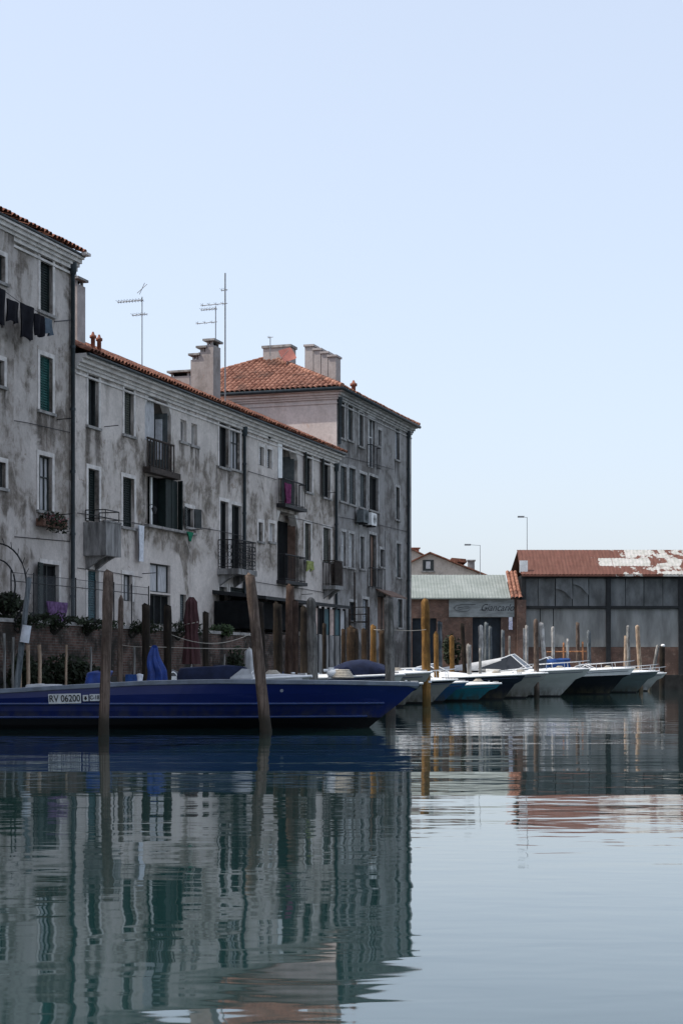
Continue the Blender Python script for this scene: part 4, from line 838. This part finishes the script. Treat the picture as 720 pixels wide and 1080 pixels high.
PL=[
('tall reddish brown pole standing in front of the blue hull next to the number plates','poleB',114.5,603,109.5,775,27.9,11,'flat',.9),
('long brown pole leaning left at its top in front of the blue hull','poleB',263.5,607,280,771,29.2,13,'flat',.75),
('leaning grey pole with a paper wrapped round it at the far left','poleS',31.5,610,18,727,38,7.5,'flat',.65),
('narrow pointed brown pole just right of the tall reddish foreground pole','poleB',128,632,126.5,725,37,7,'point',.7),
('dark brown pole left of the blue tarp','poleD',154,638,154,722,36,8.5,'flat',.95),
('dark brown pole right of the blue tarp','poleD',177,639,177,720,37,8.5,'flat',.92),
('short dark pole right of the red umbrella','poleD',217,646,217,705,42,6.5,'flat',.95),
('broad nearly black pole immediately right of the long leaning pole','poleD',273.5,635,276.5,706,43,8,'flat',.95),
('thick black brown pole left of the tall reddish pair','poleD',292.5,637,293.5,714,44,10,'flat',.9),
('tall reddish brown pole of the pair left of the round headed grey pole','poleR',306,618,305,715,43,9.5,'flat',.9),
('lower reddish brown pole of the pair left of the round headed grey pole','poleR',311.5,634,312,715,42,6.5,'flat',.9),
('dark ochre brown pole touching the left of the round headed grey pole','poleD',321,641,321,715,45,9,'flat',.95),
('grey weathered pole with a rounded head behind the blue boat','poleK',328,635,330,715,42,11.5,'round',.8),
('thin dark pole in front of the pale veranda panel','poleD',342,658,342,708,46,4,'flat',1.),
('reddish brown stump at the right end of the veranda panel','poleM',362,664,362,714,50,4.5,'flat',1.),
('broad square brown post with a pale mark between two stumps','poleM',371.5,663,371.5,714,46,12,'flat',1.),
('brown stump right of the broad square brown post','poleM',384,664,384,714,52,6,'flat',1.),
('ochre pole with bright top behind the bow of the blue boat','poleY',393.5,660,393.5,714,44,6,'flat',1.),
('brown stump hidden partly left of the rough grey pole','poleM',402.5,665,402.5,708,54,6,'flat',1.),
('tall rough grey pole above the bow of the blue boat','poleK',409.5,631,411,718,40,10.5,'flat',.92),
('tallest ochre yellow pole standing in the water right of the blue bow','poleY',448,635,449.5,745,50.5,9,'round',.9),
('ochre pole behind the white rail just right of the tallest ochre pole','poleY',459.5,669,460,712,62,5.5,'point',.9),
('round topped ochre pole in front of the dark bush','poleY',476,672,476.5,709,66,5.2,'round',.95),
('grey blue pole behind the short ochre poles','poleS',463.5,656,463.5,702,88,4.6,'flat',1.),
('slim black pole leaning left of the grey stump','poleD',487,658,490,713,66,4.5,'flat',.9),
('short grey stump between the black pole and the white pole','poleG',494,680,494.5,713,64,4.6,'flat',1.),
('white capped pale pole in front of the boatyard door','poleW',506.5,661,507,700,80,4.6,'round',1.),
('slim brown pole rising from the teal boat bow area','poleG',506,684,506,713,66,2.8,'flat',1.),
('left grey blue pole of the two in front of the boatyard door','poleS',512.5,657,512.5,702,92,4.2,'flat',1.),
('right grey blue pole of the two in front of the boatyard door','poleS',516.6,661,516.6,702,93,3.4,'flat',1.),
('grey pole at the right jamb of the boatyard door','poleS',530,665,530,700,95,3.6,'flat',1.),
('short thin pale post below the blue and white notice','poleG',537,671,537,690,97,2.2,'flat',1.),
('left white pole of the bleached pair beside the brick pier','poleW',552.2,663,552.2,700,90,2.6,'flat',1.),
('right white pole of the bleached pair beside the brick pier','poleW',554.8,660,555,700,91,2.8,'flat',1.),
('dark brown pole standing in the water in front of the white cruiser','poleB',564.6,655,565.6,736,68.5,5.6,'round',.85),
('white pole leaning left right of the cruiser windscreen','poleW',570.5,657,574,703,86,4.6,'flat',1.),
('slim white pole above the blue boat cover','poleW',582.5,662,582.8,700,90,3.2,'round',1.),
('left thin orange post carrying the rail above the boats','poleO',593.8,678,593.8,700,96,1.8,'flat',1.),
('slim white post right of the left orange post','poleW',598,674,598,702,88,2.4,'flat',1.),
('dark brown pole between the two thin orange posts','poleB',608.6,657,609,702,96,3.8,'flat',1.),
('right thin orange post carrying the rail above the boats','poleO',613.8,677,613.8,698,96,1.8,'flat',1.),
('grey pole right of the right orange post','poleS',620.3,665.5,621,702,92,3.8,'flat',1.),
('short tan pole left of the grey capped pole near the far boats','poleT',659.2,671,658.6,702,95,2.8,'flat',1.),
('grey capped pole near the far boats','poleG',661.8,661,662.6,703,93,3.4,'round',1.),
('tall tan pole leaning left above the far boats','poleT',671.5,661,674,703,94,4.4,'round',1.),
('slanting grey post beside the dark wrapped post at the far right','poleG',693.5,681,688.5,707,97,3.4,'flat',1.),
]
for r_ in PL: pole(*r_)
q=MB(); 
p=at(26.5,669,37.85); q.tube([(-.012*1.,0,-.18),(.05,0,.20)],[.105,.1],11); tag(q.build('paper_notice',M['clothW'],None,p),'white paper wrapped around the leaning grey pole','paper')
q=MB(); p=at(450,719,50.5); q.tube([(0,0,-.03),(0,0,.03)],.14,11); tag(q.build('rope_ring',M['clothW'],None,p),'white rope ring around the tallest ochre pole at boat height','rope')
pole('dark wrapped post with a white cap at the far right','poleD',697.5,682,697.5,706,98,5.5,'flat',1.)
q=MB(); p=at(698.5,681,97.9); q.ball((0,0,0),(.13,.13,.1)); tag(q.build('post_cap',M['white'],None,p),'round white cap on the dark wrapped post','cap')
q=MB(); p=at(604,686.5,95.7); a=at(576,687.5,95.7)-p; b=at(618,687,95.7)-p; q.tube([a,b],.035,6); tag(q.build('hand_rail',M['poleO'],None,p),'thin horizontal rail fixed to the two orange posts','rail')
# ropes slung between poles
def rope(label,a,b,sag,r=.0075):
    p=a.copy(); q=MB(); n=16; q.tube([ (a.lerp(b,i/n)-p)+Vector((0,0,-sag*4*(i/n)*(1-i/n))) for i in range(n+1)],r,5); tag(q.build('mooring_rope',M['rope'],None,p),label,'rope','ropes slung between poles')
rope('upper sagging rope from the dark pole past the umbrella',at(178,668,37),at(272,664,43),.28); rope('straight rope running right from the blue tarp',at(158,682,36),at(276,684,43),.02)
rope('pale rope between the grey rough pole and the ochre pole',at(411,664,40),at(449,664,50),.03); rope('rope from the ochre pole to the rough grey pole',at(394,664,44),at(409,663,40),.02)
rope('thin line from the narrow brown pole to the dark pole left of the tarp',at(128,680,37),at(154,682,36),.02)

# ================================================================== BLUE CARGO BOAT
BY=31.55; L=10.2; tipx=(444-CX)/F*BY; t=thing('cargo_boat','long dark blue open cargo boat with pale gunwale and number plates','boat',(tipx-L,BY,0)); 
Bm=1.05
def gz(tt):
    K=[(0,.69),(.24,.735),(.36,.80),(.51,.865),(.65,.882),(.85,.865),(1,.83)]
    for (a,x),(b,y) in zip(K,K[1:]):
        if tt<=b: return x+(y-x)*(tt-a)/(b-a)
    return .83
def shape(tt,lev):
    # lev 0 keel,1 waterline chine,2 boot top,3 knuckle,4 gunwale ; returns x,halfbeam,z
    zz=[-.30,-.05,.20,.45,gz(tt)-(.10-.035*min(1,max(0,tt-.3)/.3))][lev]; hb=[.02,.74,.86,.95,1.0][lev]; rk=[1.75,1.02,.72,.40,.05][lev]; sh=[1.5,1.7,1.9,2.1,2.4][lev]; st=[.35,.42,.48,.52,.55][lev]
    b=Bm*hb*(1-max(0,(tt-st)/(1-st))**sh)*(.86+.14*min(1,tt/.25)); return Vector((tt*(L-rk),b,zz))
N=48
for_sides=(-1,1)
q=MB()
for sd in for_sides:
    rows=[]
    for lev in range(5):
        rows.append([Vector((p.x,p.y*sd,p.z)) for p in [shape(i/N,lev) for i in range(N+1)]])
    for lev in range(4):
        for i in range(N):
            # clinker laps: each strake is subdivided once and bulges slightly
            a,b,c,d=rows[lev][i],rows[lev][i+1],rows[lev+1][i+1],rows[lev+1][i]
            bul=Vector((0,sd*.018*(1-(i/N)**3),0)); m1=a.lerp(d,.5)+bul; m2=b.lerp(c,.5)+Vector((0,sd*.018*(1-((i+1)/N)**3),0))
            q.add([a,b,m2,m1],[(0,1,2,3)],0,True); q.add([m1,m2,c,d],[(0,1,2,3)],0,True)
    
q.quad(*[Vector((p.x,p.y*s_,p.z)) for p,s_ in ((shape(0,0),-1),(shape(0,4),-1),(shape(0,4),1),(shape(0,0),1))])
q.build('hull',M['blueH'],t)
q=MB()
for sd in for_sides:
    for lev,rr_,dz in ((2,.026,.01),(3,.028,.0)):
        q.tube([Vector((p.x,p.y*sd+sd*.012,p.z+dz)) for p in [shape(i/N*.97,lev) for i in range(N+1)]],rr_,6)
q.build('lap_strip',M['blueS'],t)  # strips added to carry the light lines along the laps
q=MB()
for sd in for_sides:
    for i in range(N):
        a,b=shape(i/N,4),shape((i+1)/N,4); w0=.13
        A=[Vector((p.x+.01,sd*(p.y+.03),p.z)) for p in (a,b)]; Bq=[Vector((p.x+.01,sd*(p.y+.035),p.z+.068)) for p in (a,b)]; Cq=[Vector((p.x-.02,sd*max(0,p.y-w0),p.z+.075)) for p in (a,b)]; Dq=[Vector((p.x-.02,sd*max(0,p.y-w0),p.z-.05)) for p in (a,b)]
        q.quad(A[0],A[1],Bq[1],Bq[0]); q.quad(Bq[0],Bq[1],Cq[1],Cq[0]); q.quad(Cq[0],Cq[1],Dq[1],Dq[0]); q.quad(A[0],A[1],Dq[1],Dq[0])
q.build('gunwale',M['rail'],t)
q=MB()
for i in range(N):
    a,b=shape(i/N,4),shape((i+1)/N,4); k=.08 if i/N>.66 else -.28
    q.quad((a.x-.02,-a.y+.1 if a.y>.1 else 0,a.z+k-.02),(b.x-.02,-b.y+.1 if b.y>.1 else 0,b.z+k-.02),(b.x-.02,max(0,b.y-.1),b.z+k-.02),(a.x-.02,max(0,a.y-.1),a.z+k-.02))
q.build('deck',M['deckgrey'],t)
# mooring bits on the fore deck
def lb(px,py,y=BY): v=at(px,py,y); return Vector((v.x-(tipx-L),y-BY,v.z))
q=MB(); p=lb(349,713); q.tube([p+Vector((0,0,-.05)),p+Vector((0,0,.16))],[.06,.05],10); q.tube([p+Vector((-.14,0,.10)),p+Vector((.14,0,.10))],.03,8); q.ball(p+Vector((.02,-.05,.05)),(.10,.08,.07)); q.build('mooring_bitt',M['plate'],t)
q=MB()
for k in range(5): p=lb(361,714); rr_=.20-.02*k; q.tube([p+Vector((rr_*math.cos(a),rr_*math.sin(a),.03*k)) for a in [i*math.pi/8 for i in range(17)]],.022,5)
q.build('rope_coil',M['rope'],t)
q=MB(); p=lb(297,728.5,BY-1.07); q.tube([p+Vector((0,0,0)),p+Vector((0,.04,0))],.03,10); q.tube([p+Vector((0,-.004,0)),p+Vector((0,.0,0))],.022,10); q.build('hull_eye',M['rail'],t)
# plates follow the hull side
def hullpoint(px,py):
    # where the near side passes under this pixel
    best=None
    y=BY-.98
    for it in range(8):
        v=at(px,py,y); x=v.x-(tipx-L); tt=min(1,max(0,x/(L-.2))); a,b=shape(tt,3),shape(tt,4); f=(v.z-a.z)/(b.z-a.z); hb=a.y+(b.y-a.y)*f; y=BY-hb-.02
    return Vector((x,y-BY,v.z)),math.atan2(b.y-a.y,b.z-a.z)
for (a,b,c,d,txt,sz) in ((51.8,86,731.6,742,'RV 06200',.175),(88,93.8,733,739.5,'',.1),(95.2,108,732,739.2,'C-183',.105)):
    p,tilt=hullpoint((a+b)/2,(c+d)/2); wd=(b-a)/F*30.5/2; ht=(d-c)/F*30.5/2; q=MB(); q.box(-wd,wd,-.006,.006,-ht,ht); pl=q.build('number_plate',M['plate'],t); pl.location=p+Vector((0,-.036,0)); pl.rotation_euler=(-tilt*-1,R(-1.2),0)
    if txt: lettering(txt,sz,M['ink'],pl,Matrix.Translation((0,-.010,-.0))@RX,0,.80 if txt[0]=='R' else .8,.0015)
    else:
        q=MB(); q.tube([(0,-.009,-.03),(0,-.009,.035)],.012,5); q.tube([(-.025,-.009,.0),(0,-.009,-.028),(.025,-.009,.0)],.009,5); q.tube([(-.02,-.009,.02),(.02,-.009,.02)],.009,5); q.build('emblem',M['ink'],pl)
# cargo on the boat
def bundle(name,label,cat,pxa,pxb,pya,pyb,Y,depth,mat,bul=.06,seed=1.,slant=0.):
    c=at((pxa+pxb)/2,pyb,Y); wx=(pxb-pxa)/2/F*Y; h=(pyb-pya)/F*Y; q=MB()
    def fn(u,v):
        a=2*math.pi*u; x=wx*math.copysign(abs(math.cos(a))**.55,math.cos(a)); y=depth*math.copysign(abs(math.sin(a))**.55,math.sin(a)); k=(1-.10*v) if v<.9 else .86-(v-.9)*8.6*1.0
        z=h*min(1,v/.9); w_=noise.noise(Vector((x*3+seed,y*3,z*4)))*bul; k=max(0,k)
        return (x*k+w_+slant*z,y*k+w_*.6,z*(1+.25*noise.noise(Vector((x*1.5+seed,y,0))))+w_*.3)
    q.grid(fn,40,14); return tag(q.build(name,M[mat],None,c),label,cat)
bundle('tarpaulin_roll','long low dark navy tarpaulin bundle on the cargo boat','tarpaulin',187,264,704,719,31.6,.35,'canvasN',.05,3.,)
bundle('blue_bag','crumpled bright blue bag on the cargo boat beside the reddish pole','bag',93,119,708,724,31.5,.22,'tarpB',.09,7.)
c=at(165,721,34.); H=39/F*34.; q=MB()
def bt(u,v): 
    w_=(.055+.085*min(1,(1-v)*1.7)+.03*(1-v))*(1+.30*math.sin(u*2*math.pi*5+v*2.5)+.12*math.sin(u*2*math.pi*11)); return (w_*math.cos(2*math.pi*u)*.95-.05*v+.02*math.sin(v*7),w_*math.sin(2*math.pi*u)*.6,H*v*(1+.04*math.sin(u*6.28)))
q.grid(bt,60,16); tag(q.build('blue_tarp',M['tarpB'],None,c),'bright blue tarp hanging upright between the two dark poles','tarpaulin')
bundle('white_sack','small white crumpled sack beside the blue tarp','sack',144,151,711,720,32.,.12,'clothW',.06,15.)
bundle('grey_sacks','pale grey crumpled sheet lying on the gunwale at left','sheet',28,66,721.5,727,30.9,.25,'canvasW',.06,18.)
q=MB(); c=at(256,716,31.2); q.prism([(-.22,-.2,0),(.2,-.2,0),(.12,.1,.16),(-.02,.1,.17)],(0,.03,.02)); tag(q.build('grey_board',M['deckgrey'],None,c),'small grey board leaning on the navy tarpaulin bundle','board')

# ================================================================== MOTOR BOATS
BA=math.atan2(nn.y,nn.x)
def motorboat(label,bow,Lb,B,hm,band=None,top='windscreen',rail=True,yaw=0.,fb=None,deck='gel',rake=1.0,group='motorboats moored in a row',bandw=.25,ws=.44,hs0=.52,cov=(.02,.66,.34),cab=(.34,.60,.40)):
    px,py,Y=bow; tip=at(px,py,Y); fb=tip.z; ang=BA+R(yaw); dx=Vector((math.cos(ang),math.sin(ang),0)); org=Vector((tip.x,tip.y,0))-dx*Lb
    t=thing('motorboat',label,'boat',org,ang,group); N=22
    sheer=lambda s: fb*(.80+.20*s**1.8)
    def sec(s,lev):
        h=[0,.22,.62,1-bandw,1.][lev]; z=[-.28,.02,None,None,None][lev]; zz=sheer(s)*h if z is None else z
        hb=[.02,.76,.93,.98,1.][lev]; st=[.1,.22,.33,.38,.40][lev]; ex=[1.3,1.6,1.95,2.2,2.35][lev]; rk=rake*[1.25,.86,.42,.17,0][lev]
        b=B/2*hb*(1-max(0,(s-st)/(1-st))**ex)*(.9+.1*min(1,s/.3)); return Vector((s*(Lb-rk),max(b,.004),zz))
    q=MB(); bnd=MB()
    for sd in (-1,1):
        for lev in range(4):
            tg=bnd if (lev==3 and band) else q
            for i in range(N):
                P=[sec(i/N,lev),sec((i+1)/N,lev),sec((i+1)/N,lev+1),sec(i/N,lev+1)]; tg.add([Vector((p.x,p.y*sd,p.z)) for p in P],[(0,1,2,3)],0,True)
    q.quad(*[Vector((p.x,p.y*s_,p.z)) for p,s_ in ((sec(0,1),-1),(sec(0,4),-1),(sec(0,4),1),(sec(0,1),1))]); h=q.build('hull',M[hm],t,weld=True)
    if band: bnd.build('topside_band',M[band],h)
    q=MB()
    for sd in (-1,1): q.tube([Vector((p.x+.01,p.y*sd,p.z+.01)) for p in [sec(i/N,4) for i in range(N+1)]],.035,6)
    q.build('rub_rail',M['gel' if hm!='hSlate' else 'gel'],t)
    q=MB(); i0=int(N*.42)
    for i in range(N):
        a,b=sec(i/N,4),sec((i+1)/N,4)
        fore=i>=i0; n=6
        for j in range(n):
            f0,f1=-1+2*j/n,-1+2*(j+1)/n; cr=lambda f,p: p.z+(.02+.10*(1-f*f)*min(1,p.y/.5) if fore else -.42)
            q.add([(a.x,a.y*f0,cr(f0,a)),(b.x,b.y*f0,cr(f0,b)),(b.x,b.y*f1,cr(f1,b)),(a.x,a.y*f1,cr(f1,a))],[(0,1,2,3)],0,True)
    a=sec(i0/N,4); q.quad((a.x,-a.y,a.z-.42),(a.x,a.y,a.z-.42),(a.x,a.y,a.z+.03),(a.x,-a.y,a.z+.03))
    for sd in (-1,1):
        for i in range(i0):
            a,b=sec(i/N,4),sec((i+1)/N,4); q.quad((a.x,sd*a.y,a.z+.01),(b.x,sd*b.y,b.z+.01),(b.x,sd*(b.y-.16),b.z+.015),(a.x,sd*(a.y-.16),a.z+.015)); q.quad((a.x,sd*(a.y-.16),a.z+.015),(b.x,sd*(b.y-.16),b.z+.015),(b.x,sd*(b.y-.16),b.z-.42),(a.x,sd*(a.y-.16),a.z-.42))
    q.build('deck',M[deck],t)
    zs=sheer(.5); xm=Lb*.44; wb=B*.36
    if top in('cabin','windscreen','canopy','lowscreen'):
        xa,xb=Lb*.40,Lb*.72; q=MB(); hc=.24
        def trunk(u,v):
            x=xa+(xb-xa)*u; wd=wb*(1-.45*u**1.6); an=math.pi*v; return (x,wd*math.copysign(abs(math.cos(an))**.5,math.cos(an)),sheer(u*.3+.4)+.03+hc*(1-u**2.2)*abs(math.sin(an))**.5)
        q.grid(trunk,14,14); q.build('cabin_trunk',M['gel'],t)
    if top in('windscreen','canopy','lowscreen'):
        hs=hs0 if top!='lowscreen' else .34; xf=Lb*(ws+.09); xb_=Lb*ws; g_=MB(); fr=MB(); z0=zs+.16
        base=[(xb_-.55,-wb,z0-.06),(xf-.12,-wb*.8,z0+.03),(xf,0,z0+.06),(xf-.12,wb*.8,z0+.03),(xb_-.55,wb,z0-.06)]
        tops=[(xb_-.55,-wb*.92,z0+hs*.72),(xb_-.16,-wb*.68,z0+hs),(xb_-.1,0,z0+hs+.04),(xb_-.16,wb*.68,z0+hs),(xb_-.55,wb*.92,z0+hs*.72)]
        for i in range(4): g_.quad(base[i],base[i+1],tops[i+1],tops[i])
        g_.build('windscreen',M['smoke'],t)
        fr.tube(tops,.026,6); fr.tube(base,.024,6)
        for i in range(5): fr.tube([base[i],tops[i]],.022,6)
        fr.build('windscreen_frame',M['gel'],t)
        if top=='canopy':
            q=MB(); xc=Lb*.06
            def cv(u,v): 
                x=xb_-.14+(xc-xb_+.14)*u; w_=wb*.72+(B*.43-wb*.72)*u; an=math.pi*v; zb2=zs+.10; zt=z0+hs-(z0+hs-zb2-.06)*u**.9
                return (x,w_*math.copysign(abs(math.cos(an))**.6,math.cos(an)),zb2+(zt-zb2)*abs(math.sin(an))**.45)
            q.grid(cv,10,16); q.build('canopy',M['canvasW'],t); q=MB()
            for sd in (-1,1): q.prism([(xb_-.25,sd*wb*.99,z0-.02),(xb_-.32,sd*wb*.93,z0+hs*.74),(xb_-1.5,sd*B*.435,z0+.02)],(0,.006*sd,0))
            q.build('side_window',M['smoke'],t)
    if top=='cabin':
        q=MB(); xa,xb=Lb*cab[0],Lb*cab[1]; h_=cab[2]
        pts=lambda y,k:[(xa,y,zs+.05),(xb,y*.8,zs+.15),(xb-.30,y*.7,zs+.15+h_),(xa+.1,y*.85,zs+.12+h_)]
        A=pts(-wb,0); Bp=pts(wb,0)
        q.add(A+Bp,[(0,1,2,3),(4,7,6,5),(1,5,6,2),(0,3,7,4),(3,2,6,7)]); q.build('cabin',M['gel'],t); q=MB()
        for sd,P in ((-1,A),(1,Bp)):
            for k in range(3):
                f=lambda u,v: (Vector(P[0]).lerp(Vector(P[1]),u)).lerp(Vector(P[3]).lerp(Vector(P[2]),u),v)+Vector((0,sd*.006,0))
                q.quad(f(.1+.28*k,.45),f(.32+.28*k,.45),f(.32+.28*k,.88),f(.1+.28*k,.88))
        f=lambda u,v: (Vector(A[1]).lerp(Vector(Bp[1]),u)).lerp(Vector(A[2]).lerp(Vector(Bp[2]),u),v)+Vector((.008,0,.006)); q.quad(f(.08,.25),f(.92,.25),f(.92,.85),f(.08,.85)); q.build('window',simple('tinted_window',(.10,.14,.20),.15,.1,3,.5),t)
    if top in('cover','bluecover','whitecover'):
        q=MB(); xa,xb=Lb*cov[0],Lb*cov[1]
        def cv(u,v):
            x=xa+(xb-xa)*u; p=sec(x/Lb,4); an=math.pi*v; hh=cov[2]*max(0,math.sin(math.pi*min(1,.18+u*.82)))**.7+.03*noise.noise(Vector((x*3,v*5,fb))); return (x,(p.y+.02)*math.copysign(abs(math.cos(an))**.7,math.cos(an)),p.z+.02+hh*abs(math.sin(an))**.6-(.10 if v<.02 or v>.98 else 0))
        q.grid(cv,20,18); q.build('boat_cover',M[{'cover':'canvasN','bluecover':'canvasB','whitecover':'canvasW'}[top]],t)
    if rail:
        q=MB(); 
        for sd in (-1,1):
            pts=[sec(s,4) for s in (.56,.66,.76,.86,.94,.985)]; up=[Vector((p.x-.03,sd*max(.02,p.y-.10),p.z+.30+.05*k/5)) for k,p in enumerate(pts)]; up[0].z-=.28
            q.tube(up,.016,6)
            for k in (2,3,4): p=pts[k]; q.tube([Vector((p.x,sd*max(.02,p.y-.06),p.z+.02)),up[k]],.012,5)
        q.tube([Vector((up[-1].x,-up[-1].y,up[-1].z)),Vector((up[-1].x+.10,0,up[-1].z+.02)),up[-1]],.016,6); q.build('bow_rail',M['chrome'],t)
    q=MB(); p=sec(.22,4); q.box(p.x-.25,p.x+.25,-p.y*.7,p.y*.7,p.z-.30,p.z-.02); q.box(p.x-.30,p.x-.22,-p.y*.7,p.y*.7,p.z-.02,p.z+.22); q.build('bench_seat',M['canvasB' if fb>.9 else 'gel'],t)
    q=MB(); p=sec(.36,4); q.prism([(p.x-.1,-.35,p.z-.4),(p.x+.35,-.35,p.z-.4),(p.x+.22,-.35,p.z+.16),(p.x-.02,-.35,p.z+.16)],(0,.7,0)); q.tube([(p.x-.14+.03*math.cos(a),.16*math.cos(a),p.z+.10+.16*math.sin(a)) for a in [i*math.pi/8 for i in range(17)]],.014,5); q.build('helm_console',M['gel'],t)
    q=MB(); p=sec(.82,4); 
    for k in range(4): q.tube([(p.x+(.17-.025*k)*math.cos(a),(.17-.025*k)*math.sin(a),p.z+.13+.02*k) for a in [i*math.pi/7 for i in range(15)]],.016,5)
    q.build('rope_coil',M['rope'],t)
    q=MB()
    for sd in (-1,1): q.tube([Vector((p_.x,sd*(p_.y+.006),p_.z-.11)) for p_ in [sec(.04+.92*i/N,4) for i in range(N+1)]],.013,5)
    q.build('trim_stripe',M['rubber'],h)
    q=MB(); p=sec(.97,4); q.box(p.x-.16,p.x+.04,-.035,.035,p.z+.03,p.z+.09); q.tube([(p.x-.3,-.08,p.z+.09),(p.x-.3,.08,p.z+.09)],.02,6); q.build('bow_cleat',M['chrome'],t)
    q=MB(); q.grid(lambda u,v:(-.28+.22*math.cos(2*math.pi*u)*math.sin(math.pi*v)**.6,.16*math.sin(2*math.pi*u)*math.sin(math.pi*v)**.6,fb*.78+.35*(v)),14,8); q.box(-.32,-.16,-.06,.06,-.35,fb*.8); q.build('outboard_motor',M['engine'],t)
    q=MB()
    for s_ in (.35,.62): p=sec(s_,3); q.tube([(p.x,-p.y-.08,p.z-.35),(p.x,-p.y-.08,p.z-.30),(p.x,-p.y-.08,p.z+.0),(p.x,-p.y-.08,p.z+.05)],[.03,.075,.075,.03],8); 
    q.build('fender',M['rubber'],t)
    return t
motorboat('white boat hidden behind the reddish poles with its bow low behind the blue boat',(328,713.5,39.5),5.5,1.9,'hWhite',None,'whitecover',False,-6,cov=(.50,.97,.10))
motorboat('white boat under a dark navy cover behind the broad brown post',(426,711.5,43.5),6.3,2.0,'hWhite',None,'cover',False,-3,cov=(.72,.955,.42))
motorboat('dark navy boat with a white deck just beyond the blue boat bow',(445,721.,47.5),5.6,1.9,'hNavy',None,'none',False,2)
motorboat('pale grey boat with a long white deck behind the tallest ochre pole',(455,709.2,50.3),6.,2.05,'hGrey',None,'none',False,0)
motorboat('light grey boat with a small windowed white cabin and white bow rail',(482,717.,55.0),5.6,2.,'hGrey','hNavy','cabin',True,0,bandw=.12,cab=(.60,.82,.36))
motorboat('mid blue open boat half hidden by the teal boat',(493,719.5,57.8),4.6,1.7,'hBlue',None,'none',False,2)
motorboat('small turquoise boat with a bright white edge',(528,721.,60.2),4.6,1.7,'hTeal',None,'none',False,0)
motorboat('dark navy boat with a broad white deck right of the turquoise boat',(554,711.5,63.6),6.2,2.1,'hNavy',None,'lowscreen',False,0)
motorboat('grey white boat with a scuffed hull and short white bow behind the dark pole',(577,710.,68.),6.,2.05,'hGrey',None,'none',False,0)
motorboat('large white cruiser with smoked windscreen and sloping white canopy',(622,705.5,72.2),7.2,2.4,'hWhite',None,'canopy',True,2,rake=1.5,ws=.565,hs0=.60)
motorboat('black hulled boat with thick white topsides and blue cover',(669,704.8,80.),7.,2.3,'hBlack','gel','windscreen',True,0,bandw=.24,rake=1.4)
motorboat('slate grey boat with a white deck near the far right',(694,708.,87.),6.4,2.2,'hSlate',None,'lowscreen',True,2,rake=1.3)
motorboat('far white boat at the right end of the row',(702,710.,94.),6.,2.1,'hWhite',None,'none',True,2,rake=1.2)
bundle('boat_tarpaulin','bright blue canvas lying on a boat behind the white cruiser','tarpaulin',576,600,695.5,704,77.,.7,'canvasB',.1,21.)

# ================================================================== unseen house added out of frame to cast shade on the canal at left
HF=None
def shade_house():
    Lh=34.; ze=17.5; df=3.3; t=thing('unseen_shade_house','unseen five storey house added on the near left to shade the canal','house',W(-12.01-Lh,df,0),TH)
    q=MB(); q.box(0,Lh,0,13,-1,ze); q.build('wall',M['plM'],t)
    for i in range(10):
        for z in (2.8,6.2,9.5,12.7,15.6):
            q=MB(); x=1.8+i*3.35; q.box(x-.5,x+.5,-.05,-.002,z-.8,z+.8); w_=q.build('window',M['trim'],t); q=MB(); q.box(x-.42,x+.42,-.07,-.051,z-.72,z+.72); q.build('shutter',M['dkgreen'],w_)
    q=MB(); q.prism([(-.2,-.6,ze),(-.2,13.6,ze),(-.2,6.5,ze+2.6)],(Lh+.2,0,0)); q.build('roof',M['tile'],t)
shade_house()

# ================================================================== LIGHT, SKY, CAMERA
SUN_EL,SUN_AZ=R(55),None
sv=Vector((-.975,-.16,0)).normalized()*math.cos(SUN_EL)+Vector((0,0,math.sin(SUN_EL)))
wd=bpy.data.worlds.new('World'); S.world=wd; wd.use_nodes=True; nt=wd.node_tree; bg=nt.nodes['Background']; sk=nt.nodes.new('ShaderNodeTexSky'); sk.sky_type='NISHITA'; sk.sun_disc=False; sk.sun_elevation=SUN_EL; sk.sun_rotation=math.atan2(sv.x,sv.y); sk.altitude=0; sk.air_density=1.0; sk.dust_density=3.0; sk.ozone_density=1.0
mxs=nt.nodes.new('ShaderNodeMix'); mxs.data_type='RGBA'; mxs.inputs[0].default_value=.64; nt.links.new(sk.outputs[0],mxs.inputs[6]); mxs.inputs[7].default_value=(2.74,3.00,3.44,1)   # bright summer haze veil over the clear sky
nt.links.new(mxs.outputs[2],bg.inputs[0]); bg.inputs[1].default_value=.15
sl=bpy.data.lights.new('sun','SUN'); sl.energy=2.2; sl.angle=R(.53); sl.color=(1,.94,.86); so=bpy.data.objects.new('sun',sl); C.objects.link(so); so.rotation_euler=sv.to_track_quat('Z','Y').to_euler(); so.location=(0,0,60)
cam=bpy.data.cameras.new('camera'); co=bpy.data.objects.new('camera',cam); C.objects.link(co); co.location=(0,0,CAMZ); co.rotation_euler=(R(90),0,0); cam.sensor_fit='VERTICAL'; cam.sensor_height=36; cam.lens=36*F/1080; cam.shift_y=(HOR-540)/1080; cam.clip_start=.1; cam.clip_end=6000; S.camera=co
vs=S.view_settings; vs.view_transform='Standard'; vs.look='None'; vs.gamma=1; vs.use_curve_mapping=False; vs.exposure=.9
S.cycles.max_bounces=6
